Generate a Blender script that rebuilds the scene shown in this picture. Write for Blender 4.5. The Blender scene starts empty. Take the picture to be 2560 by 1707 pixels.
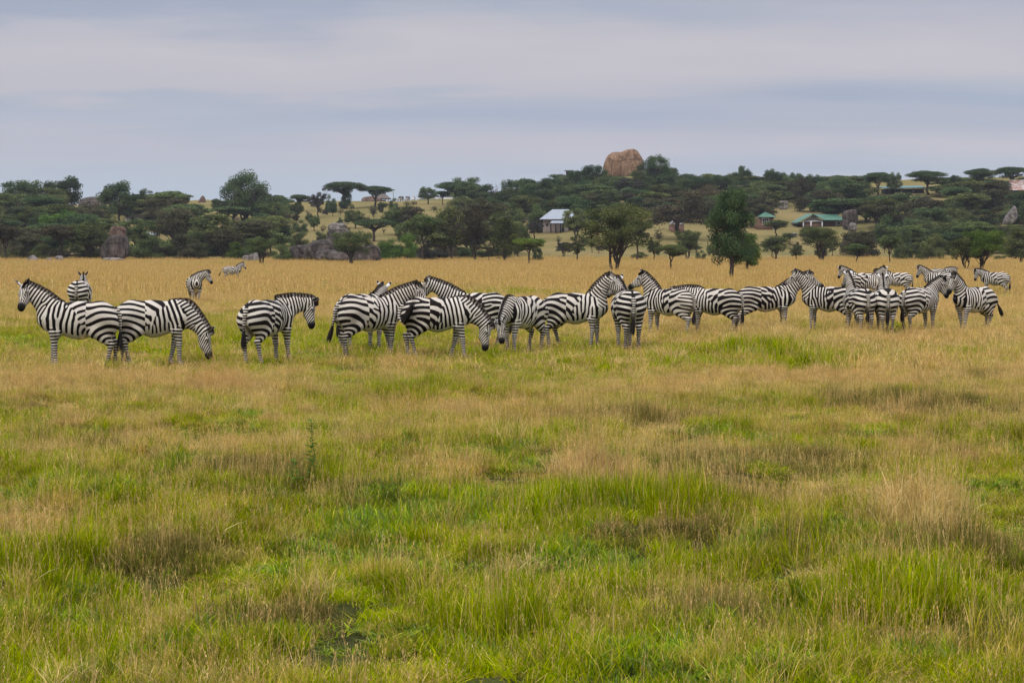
import bpy, math, random
import numpy as np
R = math.radians
scene = bpy.context.scene
COL = scene.collection
# ------------------------------------------------------------------ camera, sky, sun, exposure
CAM_H = 2.1
F = 4267.0            # focal length in photo pixels (2560 wide), 60 mm on a 36 mm sensor
HORIZON = 640.0
PITCH = math.atan((853.5 - HORIZON) / F)
cam = bpy.data.objects.new('camera', bpy.data.cameras.new('camera'))
COL.objects.link(cam)
cam.data.sensor_width = 36.0
cam.data.lens = 60.0
cam.data.clip_start = 0.1
cam.data.clip_end = 6000.0
cam.location = (0, 0, CAM_H)
cam.rotation_euler = (R(90) - PITCH, 0, 0)
scene.camera = cam
scene.render.engine = 'CYCLES'
scene.view_settings.view_transform = 'Standard'
scene.view_settings.look = 'None'
scene.view_settings.exposure = 0.0
scene.view_settings.gamma = 1.0
scene.cycles.max_bounces = 6
scene.cycles.diffuse_bounces = 3
scene.cycles.transmission_bounces = 3
scene.cycles.transparent_max_bounces = 8
scene.cycles.volume_bounces = 0
SUN_EL, SUN_AZ = 52.0, -35.0      # azimuth from the view direction's back-left
w = bpy.data.worlds.new('World'); scene.world = w; w.use_nodes = True
nt = w.node_tree; nt.nodes.clear()
def nd(t, kind, **kw):
    n = t.nodes.new(kind)
    for k, v in kw.items(): setattr(n, k, v)
    return n
def lk(t, a, b): t.links.new(a, b)
out = nd(nt, 'ShaderNodeOutputWorld'); bg = nd(nt, 'ShaderNodeBackground')
sky = nd(nt, 'ShaderNodeTexSky', sky_type='NISHITA')
sky.sun_disc = False; sky.sun_elevation = R(SUN_EL); sky.sun_rotation = R(180 + SUN_AZ)
sky.air_density = 1.0; sky.dust_density = 1.5
tc = nd(nt, 'ShaderNodeTexCoord')
sep = nd(nt, 'ShaderNodeSeparateXYZ'); lk(nt, tc.outputs['Generated'], sep.inputs[0])
# the overcast: long flat cloud bands on a layer high above (direction projected onto a plane)
zc = nd(nt, 'ShaderNodeMath', operation='MAXIMUM'); lk(nt, sep.outputs['Z'], zc.inputs[0]); zc.inputs[1].default_value = 0.012
zo = nd(nt, 'ShaderNodeMath', operation='ADD'); lk(nt, zc.outputs[0], zo.inputs[0]); zo.inputs[1].default_value = 0.10
ux = nd(nt, 'ShaderNodeMath', operation='DIVIDE'); lk(nt, sep.outputs['X'], ux.inputs[0]); lk(nt, zo.outputs[0], ux.inputs[1])
uy = nd(nt, 'ShaderNodeMath', operation='DIVIDE'); lk(nt, sep.outputs['Y'], uy.inputs[0]); lk(nt, zo.outputs[0], uy.inputs[1])
cmb = nd(nt, 'ShaderNodeCombineXYZ'); lk(nt, ux.outputs[0], cmb.inputs[0]); lk(nt, uy.outputs[0], cmb.inputs[1])
def cloud(scale, loc, rot, detail, rough, lo, hi, dist=0.3):
    mp = nd(nt, 'ShaderNodeMapping'); lk(nt, cmb.outputs[0], mp.inputs[0])
    mp.inputs['Location'].default_value = loc; mp.inputs['Rotation'].default_value = (0, 0, rot); mp.inputs['Scale'].default_value = scale
    no = nd(nt, 'ShaderNodeTexNoise'); lk(nt, mp.outputs[0], no.inputs['Vector'])
    no.inputs['Scale'].default_value = 1.0; no.inputs['Detail'].default_value = detail; no.inputs['Roughness'].default_value = rough
    no.inputs['Distortion'].default_value = dist
    mr = nd(nt, 'ShaderNodeMapRange', interpolation_type='SMOOTHSTEP'); lk(nt, no.outputs['Fac'], mr.inputs[0])
    mr.inputs[1].default_value = lo; mr.inputs[2].default_value = hi
    return mr.outputs[0]
def mixc(t, fac, a, b, blend='MIX'):
    m = nd(t, 'ShaderNodeMix', data_type='RGBA', blend_type=blend)
    for s, v in ((m.inputs[0], fac), (m.inputs[6], a), (m.inputs[7], b)):
        if hasattr(v, 'links'): lk(t, v, s)
        elif isinstance(v, (int, float)): s.default_value = v
        else: s.default_value = (*v, 1)
    return m.outputs[2]
c1 = cloud((0.22, 0.95, 1), (3.1, 0.35, 0), R(5), 4, 0.48, 0.36, 0.60)
c2 = cloud((0.40, 1.7, 1), (7.7, 2.0, 3), R(-3), 4, 0.5, 0.40, 0.64)
c3 = cloud((0.9, 1.2, 1), (1.0, 5.0, 9), 0.0, 3, 0.5, 0.35, 0.7)
skyc = mixc(nt, 1.0, sky.outputs[0], (0.105, 0.105, 0.105), 'MULTIPLY')
base = mixc(nt, 0.90, skyc, (0.33, 0.41, 0.55))
dark = mixc(nt, c3, (0.335, 0.400, 0.52), (0.40, 0.460, 0.570))
lit = mixc(nt, c3, (0.500, 0.498, 0.575), (0.575, 0.550, 0.590))
cl = mixc(nt, c1, dark, lit)
cl2 = mixc(nt, c2, cl, (0.46, 0.46, 0.56))
f2 = nd(nt, 'ShaderNodeMath', operation='MULTIPLY'); lk(nt, c2, f2.inputs[0]); f2.inputs[1].default_value = 0.45
cl2 = mixc(nt, f2.outputs[0], cl, (0.52, 0.515, 0.585))
# the low part of the layer: long banks and gaps at the distances where the photograph has them
vv = nd(nt, 'ShaderNodeMath', operation='MULTIPLY_ADD'); lk(nt, ux.outputs[0], vv.inputs[0]); vv.inputs[1].default_value = 0.10; lk(nt, uy.outputs[0], vv.inputs[2])
def wnoise(scale, loc, det, amp, prev):
    mp = nd(nt, 'ShaderNodeMapping'); lk(nt, cmb.outputs[0], mp.inputs[0]); mp.inputs['Location'].default_value = loc; mp.inputs['Scale'].default_value = scale
    no = nd(nt, 'ShaderNodeTexNoise'); lk(nt, mp.outputs[0], no.inputs['Vector']); no.inputs['Scale'].default_value = 1; no.inputs['Detail'].default_value = det; no.inputs['Roughness'].default_value = .55
    a = nd(nt, 'ShaderNodeMath', operation='SUBTRACT'); lk(nt, no.outputs['Fac'], a.inputs[0]); a.inputs[1].default_value = 0.5
    b_ = nd(nt, 'ShaderNodeMath', operation='MULTIPLY_ADD'); lk(nt, a.outputs[0], b_.inputs[0]); b_.inputs[1].default_value = amp; lk(nt, prev, b_.inputs[2]); return b_.outputs[0]
v_ = wnoise((0.55, 0.25, 1), (4.2, 1.0, 0), 2, 1.5, vv.outputs[0]); v_ = wnoise((1.4, 2.6, 1), (0, 7, 2), 8, 1.0, v_)
bf = nd(nt, 'ShaderNodeMapRange'); lk(nt, v_, bf.inputs[0]); bf.inputs[1].default_value = 3.8; bf.inputs[2].default_value = 7.8
br = nd(nt, 'ShaderNodeValToRGB'); lk(nt, bf.outputs[0], br.inputs[0]); el = br.color_ramp.elements
BS = [(0.0, (.32, .38, .50)), (.06, (.345, .40, .52)), (.11, (.50, .50, .56)), (.16, (.56, .54, .575)), (.28, (.52, .51, .565)), (.325, (.385, .445, .555)), (.40, (.405, .465, .575)), (.50, (.50, .495, .565)), (.62, (.50, .505, .58)), (.76, (.455, .52, .63)), (1.0, (.46, .54, .655))]
while len(el) < len(BS): el.new(.5)
for _i, (_p_, _c) in enumerate(BS): el[_i].position = _p_; el[_i].color = (*_c, 1)
low = nd(nt, 'ShaderNodeMapRange', interpolation_type='SMOOTHSTEP'); lk(nt, sep.outputs['Z'], low.inputs[0]); low.inputs[1].default_value = .14; low.inputs[2].default_value = .24; low.inputs[3].default_value = .66; low.inputs[4].default_value = 0
lr = nd(nt, 'ShaderNodeMapRange', interpolation_type='SMOOTHSTEP'); lk(nt, ux.outputs[0], lr.inputs[0]); lr.inputs[1].default_value = -.5; lr.inputs[2].default_value = 1.1; lr.inputs[3].default_value = 1.0; lr.inputs[4].default_value = .38
lf = nd(nt, 'ShaderNodeMath', operation='MULTIPLY'); lk(nt, low.outputs[0], lf.inputs[0]); lk(nt, lr.outputs[0], lf.inputs[1])
cl2 = mixc(nt, lf.outputs[0], cl2, br.outputs[0])
# near the horizon the bands thin out into pale blue
hz = nd(nt, 'ShaderNodeMapRange', interpolation_type='SMOOTHSTEP'); lk(nt, sep.outputs['Z'], hz.inputs[0])
hz.inputs[1].default_value = 0.02; hz.inputs[2].default_value = 0.07
pale = mixc(nt, 0.15, (0.46, 0.54, 0.655), skyc)
fin = mixc(nt, hz.outputs[0], pale, cl2)
# overhead the layer is brighter than near the horizon, as overcast skies are
up = nd(nt, 'ShaderNodeMapRange', interpolation_type='SMOOTHSTEP'); lk(nt, sep.outputs['Z'], up.inputs[0])
up.inputs[1].default_value = 0.22; up.inputs[2].default_value = 0.62; up.inputs[3].default_value = 1.0; up.inputs[4].default_value = 3.1
mu = nd(nt, 'ShaderNodeVectorMath', operation='SCALE'); lk(nt, fin, mu.inputs[0]); lk(nt, up.outputs[0], mu.inputs['Scale'])
lk(nt, mu.outputs[0], bg.inputs['Color']); bg.inputs['Strength'].default_value = 1.0
lk(nt, bg.outputs[0], out.inputs['Surface'])
sun = bpy.data.objects.new('sun', bpy.data.lights.new('sun', 'SUN')); COL.objects.link(sun)
sun.data.energy = 1.5; sun.data.angle = R(12); sun.data.color = (1.0, 0.95, 0.87)
_a = R(-90 + SUN_AZ)   # light comes from behind and left of the camera
_d = np.array([math.cos(_a) * math.cos(R(SUN_EL)), math.sin(_a) * math.cos(R(SUN_EL)), math.sin(R(SUN_EL))])
from mathutils import Vector, Matrix
sun.rotation_euler = Vector(_d).to_track_quat('Z', 'Y').to_euler()
# ------------------------------------------------------------------ helpers
def tag(o, label=None, cat=None, group=None, kind=None):
    if label: o['label'] = label
    if cat: o['category'] = cat
    if group: o['group'] = group
    if kind: o['kind'] = kind
    return o
def mesh_obj(name, V, Fc, mat=None, parent=None, smooth=False, attrs=None, link=True):
    me = bpy.data.meshes.new(name)
    V = np.asarray(V, np.float32).reshape(-1, 3)
    if isinstance(Fc, np.ndarray) and Fc.ndim == 2:
        k = Fc.shape[1]; nf = len(Fc)
        me.vertices.add(len(V)); me.vertices.foreach_set('co', V.ravel())
        me.loops.add(nf * k); me.loops.foreach_set('vertex_index', Fc.astype(np.int32).ravel())
        me.polygons.add(nf); me.polygons.foreach_set('loop_start', np.arange(nf, dtype=np.int32) * k)
        me.update(calc_edges=True)
    else:
        me.from_pydata([tuple(map(float, v)) for v in V], [], [tuple(map(int, f)) for f in Fc]); me.update()
    if smooth and len(me.polygons): me.polygons.foreach_set('use_smooth', np.ones(len(me.polygons), bool))
    for k, (ty, arr) in (attrs or {}).items():
        a = me.attributes.new(k, ty, 'POINT')
        a.data.foreach_set({'FLOAT': 'value', 'INT': 'value', 'FLOAT_COLOR': 'color', 'FLOAT_VECTOR': 'vector'}[ty], np.asarray(arr, np.int32 if ty == 'INT' else np.float32).ravel())
    if mat: me.materials.append(mat)
    o = bpy.data.objects.new(name, me)
    if link: COL.objects.link(o)
    if parent: o.parent = parent
    return o
def empty(name, loc=(0, 0, 0), rz=0.0):
    o = bpy.data.objects.new(name, None); COL.objects.link(o); o.empty_display_size = 0.2
    o.location = loc; o.rotation_euler = (0, 0, rz); return o
def copy_tree(o, parent=None):
    c = o.copy(); COL.objects.link(c); c.parent = parent
    for ch in list(o.children): copy_tree(ch, c)
    return c
def new_mat(name):
    m = bpy.data.materials.new(name); m.use_nodes = True; t = m.node_tree; t.nodes.clear()
    o = nd(t, 'ShaderNodeOutputMaterial'); b = nd(t, 'ShaderNodeBsdfPrincipled'); lk(t, b.outputs[0], o.inputs[0])
    b.inputs['Specular IOR Level'].default_value = 0.2; b.inputs['Roughness'].default_value = 0.8
    return m, t, b
def attr(t, name): return nd(t, 'ShaderNodeAttribute', attribute_name=name)
def noise(t, scale, detail=3, rough=0.5, vec=None, dist=0.0):
    n = nd(t, 'ShaderNodeTexNoise'); n.inputs['Scale'].default_value = scale; n.inputs['Detail'].default_value = detail
    n.inputs['Roughness'].default_value = rough; n.inputs['Distortion'].default_value = dist
    if vec is not None: lk(t, vec, n.inputs['Vector'])
    return n.outputs['Fac']
def ramp(t, fac, stops):
    r = nd(t, 'ShaderNodeValToRGB'); lk(t, fac, r.inputs[0]); e = r.color_ramp.elements
    while len(e) < len(stops): e.new(0.5)
    for i, (p, c) in enumerate(stops): e[i].position = p; e[i].color = (*c, 1)
    return r.outputs[0]
def bump(t, b, h, strength, dist):
    bp = nd(t, 'ShaderNodeBump'); bp.inputs['Strength'].default_value = strength; bp.inputs['Distance'].default_value = dist
    lk(t, h, bp.inputs['Height']); lk(t, bp.outputs[0], b.inputs['Normal'])
def geo_pos(t): return nd(t, 'ShaderNodeNewGeometry').outputs['Position']
# value noise for placement decisions
_rs = np.random.RandomState(7); _P = _rs.rand(256, 256)
def vnoise(x, y):
    x = np.asarray(x, float); y = np.asarray(y, float)
    xi = np.floor(x).astype(int); yi = np.floor(y).astype(int); fx = x - xi; fy = y - yi
    fx = fx * fx * (3 - 2 * fx); fy = fy * fy * (3 - 2 * fy)
    g = lambda a, b: _P[a % 256, b % 256]
    return (g(xi, yi) * (1 - fx) + g(xi + 1, yi) * fx) * (1 - fy) + (g(xi, yi + 1) * (1 - fx) + g(xi + 1, yi + 1) * fx) * fy
def fbm(x, y, o=3):
    s = 0; a = 0.5; n = 0
    for i in range(o): s = s + a * vnoise(x * 2 ** i + 17 * i, y * 2 ** i + 31 * i); n += a; a *= 0.5
    return s / n
# ------------------------------------------------------------------ terrain
CREST = np.array([(-2500, 470), (-900, 500), (0, 513), (250, 513), (430, 508), (520, 500), (620, 512), (700, 507), (1000, 507), (1130, 502), (1200, 494),
                  (1300, 474), (1400, 456), (1500, 440), (1600, 440), (1680, 464), (1760, 474), (1900, 464), (2100, 458), (2300, 452), (2560, 445), (3400, 440), (5000, 470)], float)
YC = 620.0
def terrain(x, y):
    x = np.asarray(x, float); y = np.asarray(y, float)
    yy = np.maximum(y, 1.0)
    px = 1280 + F * x / np.maximum(yy, 120)
    crest = CAM_H + (HORIZON - np.interp(px, CREST[:, 0], CREST[:, 1])) / F * YC
    t1 = np.clip((y - 130) / 170, 0, 1); z = 1.15 * t1 ** 2 * (1.4 - 0.4 * t1)
    t2 = np.clip((y - 300) / (YC - 300), 0, 1)
    prof = 0.22 * t2 + 0.78 * (t2 * t2 * (3 - 2 * t2)) 
    z = z + (crest - 1.15) * prof
    t3 = np.clip((y - YC) / 700, 0, 1); z = z - (crest - 1.15) * 0.8 * t3 * t3 * (3 - 2 * t3)
    z = z + (fbm(x / 30, y / 30) - 0.5) * 1.6 * np.clip((y - 310) / 60, 0, 1)
    z = z + (fbm(x / 1.15 + 70, y / 1.3 + 33) - 0.5) * 0.42 * np.clip((31 - y) / 9, 0, 1) * np.clip((y - 3) / 3, 0, 1)
    z = z + (fbm(x / 6 + 9, y / 6) - 0.5) * 0.07 * np.clip(1 - (y - 200) / 100, 0, 1)
    return z
def pix_dir(px, py):
    a = (px - 1280) / F; b = (853.5 - py) / F
    c, s = math.cos(PITCH), math.sin(PITCH)
    d = np.array([a, c + b * s, -s + b * c]); return d / d[1]
def ground(px, py, ymin=5.0, ymax=YC - 2):
    """world point where the sight line through a photo pixel first meets the terrain"""
    d = pix_dir(px, py)
    ys = np.concatenate([np.arange(ymin, 60, 0.05), np.arange(60, ymax, 0.5)])
    g = CAM_H + d[2] * ys - terrain(d[0] * ys, ys)
    hit = np.where(g <= 0)[0]
    y = ys[hit[0]] if len(hit) else ymax
    x = d[0] * y
    return np.array([x, y, float(terrain(x, y))])
def at_row(px, Y):
    x = (px - 1280) / F * Y * 1.0; return np.array([x, Y, float(terrain(x, Y))])
NOZ = NOT = NOB = NOG = False
# ------------------------------------------------------------------ zebras
def zebra_mats():
    m, t, b = new_mat('zebra_coat')
    s = attr(t, 's').outputs['Fac']; ov = attr(t, 'ov')
    tco = nd(t, 'ShaderNodeTexCoord').outputs['Object']
    n1 = noise(t, 30, 3, 0.6, tco); n2 = noise(t, 3.0, 3, 0.5, tco)
    ad = nd(t, 'ShaderNodeMath', operation='MULTIPLY_ADD'); lk(t, n1, ad.inputs[0]); ad.inputs[1].default_value = 0.5; lk(t, s, ad.inputs[2])
    mr = nd(t, 'ShaderNodeMapRange', interpolation_type='SMOOTHSTEP'); lk(t, ad.outputs[0], mr.inputs[0])
    mr.inputs[1].default_value = 0.08; mr.inputs[2].default_value = 0.42
    oi = nd(t, 'ShaderNodeObjectInfo')
    blk = mixc(t, n2, (0.005, 0.0045, 0.005), (0.014, 0.009, 0.007))
    wht = ramp(t, n2, [(0.3, (0.66, 0.605, 0.50)), (0.7, (0.53, 0.485, 0.415))])
    dirt = attr(t, 'dirt').outputs['Fac']
    wht = mixc(t, dirt, wht, (0.40, 0.31, 0.22))
    c = mixc(t, mr.outputs[0], blk, wht)
    c = mixc(t, ov.outputs['Alpha'], c, ov.outputs['Color'])
    lk(t, c, b.inputs['Base Color']); b.inputs['Roughness'].default_value = 0.62; b.inputs['Specular IOR Level'].default_value = 0.06
    bump(t, b, noise(t, 160, 2, 0.7, tco), 0.25, 0.01)
    h, t, b = new_mat('zebra_hair')
    s = attr(t, 's').outputs['Fac']; tip = attr(t, 'tip').outputs['Fac']
    mr = nd(t, 'ShaderNodeMapRange'); lk(t, s, mr.inputs[0]); mr.inputs[1].default_value = -0.1; mr.inputs[2].default_value = 0.25
    c = mixc(t, mr.outputs[0], (0.014, 0.011, 0.010), (0.50, 0.46, 0.40))
    c = mixc(t, tip, c, (0.030, 0.013, 0.008))
    lk(t, c, b.inputs['Base Color']); b.inputs['Roughness'].default_value = 0.6
    return m, h
COAT, HAIR = zebra_mats()
def unit(v): v = np.asarray(v, float); return v / (np.linalg.norm(v) + 1e-9)
def smin(a, b, k):
    h = np.clip(0.5 + 0.5 * (b - a) / k, 0, 1); return b * (1 - h) + a * h - k * h * (1 - h)
def cone_d(P, a, b, ra, rb, sc):
    Q = P * sc; A = a * sc; B = b * sc; ab = B - A; L = ab @ ab + 1e-9
    t = np.clip(((Q - A) @ ab) / L, 0, 1)
    return np.linalg.norm(Q - A - t[..., None] * ab, axis=-1) - (ra + (rb - ra) * t)
def surface_nets(f, org, h):
    ins = f < 0; nx, ny, nz = f.shape
    cnt = np.zeros((nx - 1, ny - 1, nz - 1), np.float32); acc = np.zeros((nx - 1, ny - 1, nz - 1, 3), np.float32)
    act = np.zeros(cnt.shape, bool); c8 = [(i, j, k) for i in (0, 1) for j in (0, 1) for k in (0, 1)]
    sl = lambda c: f[c[0]:nx - 1 + c[0], c[1]:ny - 1 + c[1], c[2]:nz - 1 + c[2]]
    tot = sum((sl(c) < 0).astype(np.int8) for c in c8)
    idx = np.argwhere((tot > 0) & (tot < 8))
    I = idx.T; vals = {c: f[I[0] + c[0], I[1] + c[1], I[2] + c[2]] for c in c8}
    s = np.zeros((len(idx), 3)); n = np.zeros(len(idx))
    for c in c8:
        for ax in range(3):
            if c[ax] == 0:
                d = list(c); d[ax] = 1; d = tuple(d); va, vb = vals[c], vals[d]
                cr = (va < 0) != (vb < 0)
                t = np.where(cr, va / np.where(cr, va - vb, 1), 0)
                p = np.tile(np.array(c, float), (len(idx), 1)); p[:, ax] += t
                s += p * cr[:, None]; n += cr
    V = org + (idx + s / n[:, None]) * h
    vid = -np.ones(cnt.shape, np.int32); vid[I[0], I[1], I[2]] = np.arange(len(idx))
    faces = []
    for ax in range(3):
        a, b = [(1, 2), (2, 0), (0, 1)][ax]
        s0 = [slice(1, -1)] * 3; s1 = [slice(1, -1)] * 3; s0[ax] = slice(0, -1); s1[ax] = slice(1, None)
        A = ins[tuple(s0)]; B = ins[tuple(s1)]
        e = np.argwhere(A != B)
        if not len(e): continue
        inside = A[e[:, 0], e[:, 1], e[:, 2]]
        base = e.copy(); base[:, a] += 1; base[:, b] += 1
        q = []
        for da, db in ((-1, -1), (0, -1), (0, 0), (-1, 0)):
            p = base.copy(); p[:, a] += da; p[:, b] += db; q.append(vid[p[:, 0], p[:, 1], p[:, 2]])
        q = np.stack(q, 1); q[~inside] = q[~inside][:, ::-1]; faces.append(q)
    return V, np.concatenate(faces)
def build_zebra(name_label, loc, heading, poll, hw, legs=(0, 0, 0, 0), tail='down', scale=1.0, stretch=1.0, res=0.016, seed=0, tailpts=None,
                ears=(0.5, 0.5), group='zebras of the herd', foal=False, belly=0.0, dark_ears=False):
    rs = np.random.RandomState(100 + seed)
    ch, sh = math.cos(heading), math.sin(heading)
    toloc = lambda v: np.array([v[0] * ch + v[1] * sh, -v[0] * sh + v[1] * ch, v[2]])
    poll_l = toloc(np.array(poll, float)) / scale
    nb = np.array([0.44, 0, 1.04]); dv = poll_l - nb; L = np.linalg.norm(dv)
    Lc = min(max(L, 0.60), 0.76); P0 = nb + dv / L * Lc
    hd = unit(toloc(np.array(hw, float)))
    prims = []   # (group, a, b, ra, rb, scalevec, k)
    def pr(g, a, b, ra, rb, sc=(1, 1, 1), k=0.06): prims.append((g, np.array(a, float), np.array(b, float), ra, rb, np.array(sc, float), k))
    bw = 1.0 / (1.0 + belly)
    T = 'torso'
    pr(T, (-0.42, 0, 0.975), (-0.05, 0, 0.915), 0.28, 0.335, (1, 1.10 * bw, 1), 0.10)
    pr(T, (-0.05, 0, 0.915), (0.36, 0, 0.95), 0.335, 0.285, (1, 1.20 * bw, 1), 0.10)
    pr(T, (0.34, 0, 1.14), (0.40, 0, 0.98), 0.13, 0.2, (1, 1.1, 1), 0.10)
    pr(T, (0.42, 0, 0.86), (0.56, 0, 0.93), 0.15, 0.14, (1, 0.95, 1), 0.10)
    pr(T, (-0.45, 0, 1.06), (-0.58, 0, 1.03), 0.20, 0.17, (1, 1.0, 1), 0.09)
    for s in (1, -1):
        pr(T, (-0.46, s * 0.13, 1.0), (-0.60, s * 0.12, 0.90), 0.175, 0.15, (1, 1, 1), 0.07)
    # neck: crest chain and throat chain
    mid = (nb + P0) / 2
    nd0 = unit(P0 - nb)
    side = unit(np.cross((0, 0, 1.0), nd0)) if abs(nd0[2]) < 0.97 else np.array([0, 1.0, 0])
    if side[1] < 0 and abs(side[1]) > 0.3: side = -side
    upn = unit(np.cross(nd0, side)); 
    if upn[2] < -0.2 or (abs(upn[2]) < 0.2 and upn[0] > 0): upn = -upn
    mid = mid + upn * 0.035
    N = 'neck'
    pts = [nb + np.array([0.0, 0, 0]), mid, P0]
    lat = unit(np.cross(upn, nd0))
    for q, (r0, r1, r2, o0, o1, o2) in enumerate(((0.145, 0.100, 0.078, 0.10, 0.055, 0.010), (0.17, 0.105, 0.075, -0.07, -0.055, -0.045))):
        c0, c1, c2 = pts[0] + upn * o0, pts[1] + upn * o1, pts[2] + upn * o2
        pr(N, c0, c1, r0, r1, (1, 1, 1), 0.09); pr(N, c1, c2, r1, r2, (1, 1, 1), 0.06)
    # head
    up_ = np.array([0, 0, 1.0]); hu = 1.0 * (up_ - hd[2] * hd) + 0.38 * (nd0 - (nd0 @ hd) * hd)
    if np.linalg.norm(hu) < 0.12: hu = upn - (upn @ hd) * hd
    hu = unit(hu)
    hs = unit(np.cross(hu, hd))
    def H(a, u, s=0.0): return P0 + hd * a + hu * u + hs * s
    G = 'head'; hk = 0.9 if foal else 1.0
    pr(G, H(0.03, 0.0), H(0.13, -0.01), 0.088, 0.088, (1, 1, 1), 0.05)
    pr(G, H(0.12, -0.01), H(0.43 * hk, -0.035), 0.084, 0.054, (1, 1, 1), 0.05)
    pr(G, H(0.09, -0.085), H(0.24, -0.10), 0.072, 0.066, (1, 1, 1), 0.05)
    pr(G, H(0.24, -0.095), H(0.42 * hk, -0.075), 0.062, 0.045, (1, 1, 1), 0.05)
    pr(G, H(0.44 * hk, -0.045), H(0.475 * hk, -0.06), 0.062, 0.055, (1, 1, 1), 0.04)
    for s in (1, -1):
        pr(G, H(0.14, 0.035, s * 0.062), H(0.18, 0.03, s * 0.062), 0.028, 0.026, (1, 1, 1), 0.03)
        pr(G, H(0.47 * hk, -0.02, s * 0.03), H(0.49 * hk, -0.025, s * 0.03), 0.022, 0.02, (1, 1, 1), 0.02)
    # legs
    for i, s in enumerate((1, -1)):
        y = 0.125 * s; d = legs[i]; g = 'fore'
        sh_ = np.array([0.40, s * 0.13, 0.92]); el = np.array([0.37 + 0.05 * d, s * 0.15, 0.70]); kn = np.array([0.40 + 0.55 * d, y, 0.41 + 0.1 * abs(d)])
        ft = np.array([0.39 + 0.95 * d, y, 0.13]); hf = np.array([0.42 + 1.0 * d, y, 0.035])
        pr('torso', sh_, el, 0.145, 0.10, (1, 1.05, 1), 0.06); pr(g, el, (el + kn) / 2 + (0.01, 0, 0.02), 0.108, 0.068, (1, 1.1, 1), 0.05)
        pr(g, (el + kn) / 2 + (0.01, 0, 0.02), kn, 0.068, 0.053, (1, 1, 1), 0.03)
        pr(g, kn, kn + (ft - kn) * 0.4, 0.053, 0.038, (1, 1, 1), 0.02); pr(g, kn + (ft - kn) * 0.4, ft, 0.038, 0.042, (1, 1, 1), 0.02)
        pr(g, ft, hf, 0.038, 0.052, (1, 1, 1), 0.02)
    for i, s in enumerate((1, -1)):
        y = 0.13 * s; d = legs[2 + i]; g = 'hind'
        hp = np.array([-0.52, s * 0.14, 0.93]); st = np.array([-0.36 + 0.25 * d, s * 0.155, 0.72]); hk_ = np.array([-0.63 + 0.62 * d, y, 0.47 + 0.06 * abs(d)])
        ft = np.array([-0.575 + 0.95 * d, y, 0.13]); hf = np.array([-0.54 + 1.0 * d, y, 0.035]); bt = np.array([-0.62, s * 0.11, 0.86])
        pr('torso', hp, st, 0.185, 0.125, (1, 1.12, 1), 0.07); pr(g, bt, hk_ * 0.42 + st * 0.33 + bt * 0.25, 0.165, 0.115, (1, 1.25, 1), 0.07)
        pr(g, st, hk_ * 0.55 + st * 0.45, 0.14, 0.092, (1, 1.2, 1), 0.06)
        pr(g, hk_ * 0.55 + st * 0.45, hk_, 0.092, 0.058, (1, 1.15, 1), 0.03)
        pr(g, hk_ + (-0.02, 0, 0.02), hk_ + (ft - hk_) * 0.35, 0.058, 0.042, (1, 1, 1), 0.02); pr(g, hk_ + (ft - hk_) * 0.35, ft, 0.038, 0.040, (1, 1, 1), 0.02)
        pr(g, ft, hf, 0.040, 0.052, (1, 1, 1), 0.02)
    # tail dock
    if tailpts is None:
        tailpts = {'down': [(-0.745, 0, 1.10), (-0.80, 0, 0.98), (-0.805, 0.01, 0.80), (-0.80, 0.02, 0.66), (-0.79, 0.03, 0.34)],
                   'swing': [(-0.745, 0, 1.10), (-0.82, 0.05, 1.0), (-0.86, 0.10, 0.84), (-0.90, 0.15, 0.72), (-1.02, 0.22, 0.45)],
                   'curl': [(-0.745, 0, 1.10), (-0.82, -0.02, 1.0), (-0.83, -0.10, 0.86), (-0.76, -0.26, 0.78), (-0.52, -0.40, 1.20)],
                   'out': [(-0.745, 0, 1.10), (-0.86, 0.0, 1.0), (-0.93, 0.0, 0.84), (-1.0, 0.0, 0.74), (-1.16, 0.0, 0.44)]}[tail]
    tp = [np.array(p, float) for p in tailpts]
    rr = [0.048, 0.034, 0.026, 0.020]
    for i in range(3): pr('tail', tp[i], tp[i + 1], rr[i], rr[i + 1], (1, 1, 1), 0.03 if i == 0 else 0.01)
    # field
    lo = np.min([np.minimum(p[1], p[2]) - max(p[3], p[4]) * 1.3 for p in prims], 0) - 0.05
    hi = np.max([np.maximum(p[1], p[2]) + max(p[3], p[4]) * 1.3 for p in prims], 0) + 0.05
    n = np.ceil((hi - lo) / res).astype(int) + 1
    ax = [lo[i] + np.arange(n[i]) * res for i in range(3)]
    f = np.full(tuple(n), 1.0, np.float32)
    for g, a, b, ra, rb, sc, k in prims:
        m = max(ra, rb) * 1.25 + k + 2.5 * res
        i0 = np.maximum(((np.minimum(a, b) - m - lo) / res).astype(int), 0); i1 = np.minimum(((np.maximum(a, b) + m - lo) / res).astype(int) + 2, n)
        gx, gy, gz = np.meshgrid(ax[0][i0[0]:i1[0]], ax[1][i0[1]:i1[1]], ax[2][i0[2]:i1[2]], indexing='ij')
        d = cone_d(np.stack([gx, gy, gz], -1), a, b, ra, rb, sc)
        sub = f[i0[0]:i1[0], i0[1]:i1[1], i0[2]:i1[2]]
        f[i0[0]:i1[0], i0[1]:i1[1], i0[2]:i1[2]] = smin(sub, d, k)
    V, Fc = surface_nets(f, lo, res)
    # stripes
    D = {}
    for g, a, b, ra, rb, sc, k in prims:
        d = cone_d(V, a, b, ra, rb, sc); D[g] = np.minimum(D[g], d) if g in D else d
    x, y, z = V.T
    ph = rs.rand(12) * 6.28
    wob = 0.5 * np.sin(5.1 * x + 3.0 * z + ph[0] + 2 * np.sign(y)) + 0.35 * np.sin(9.0 * z - 6.3 * x + ph[1] + np.sign(y)) + 0.25 * np.sin(17 * x + 11 * z + ph[2]) + 0.15 * np.sin(31 * z + 9 * x + ph[3])
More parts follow.
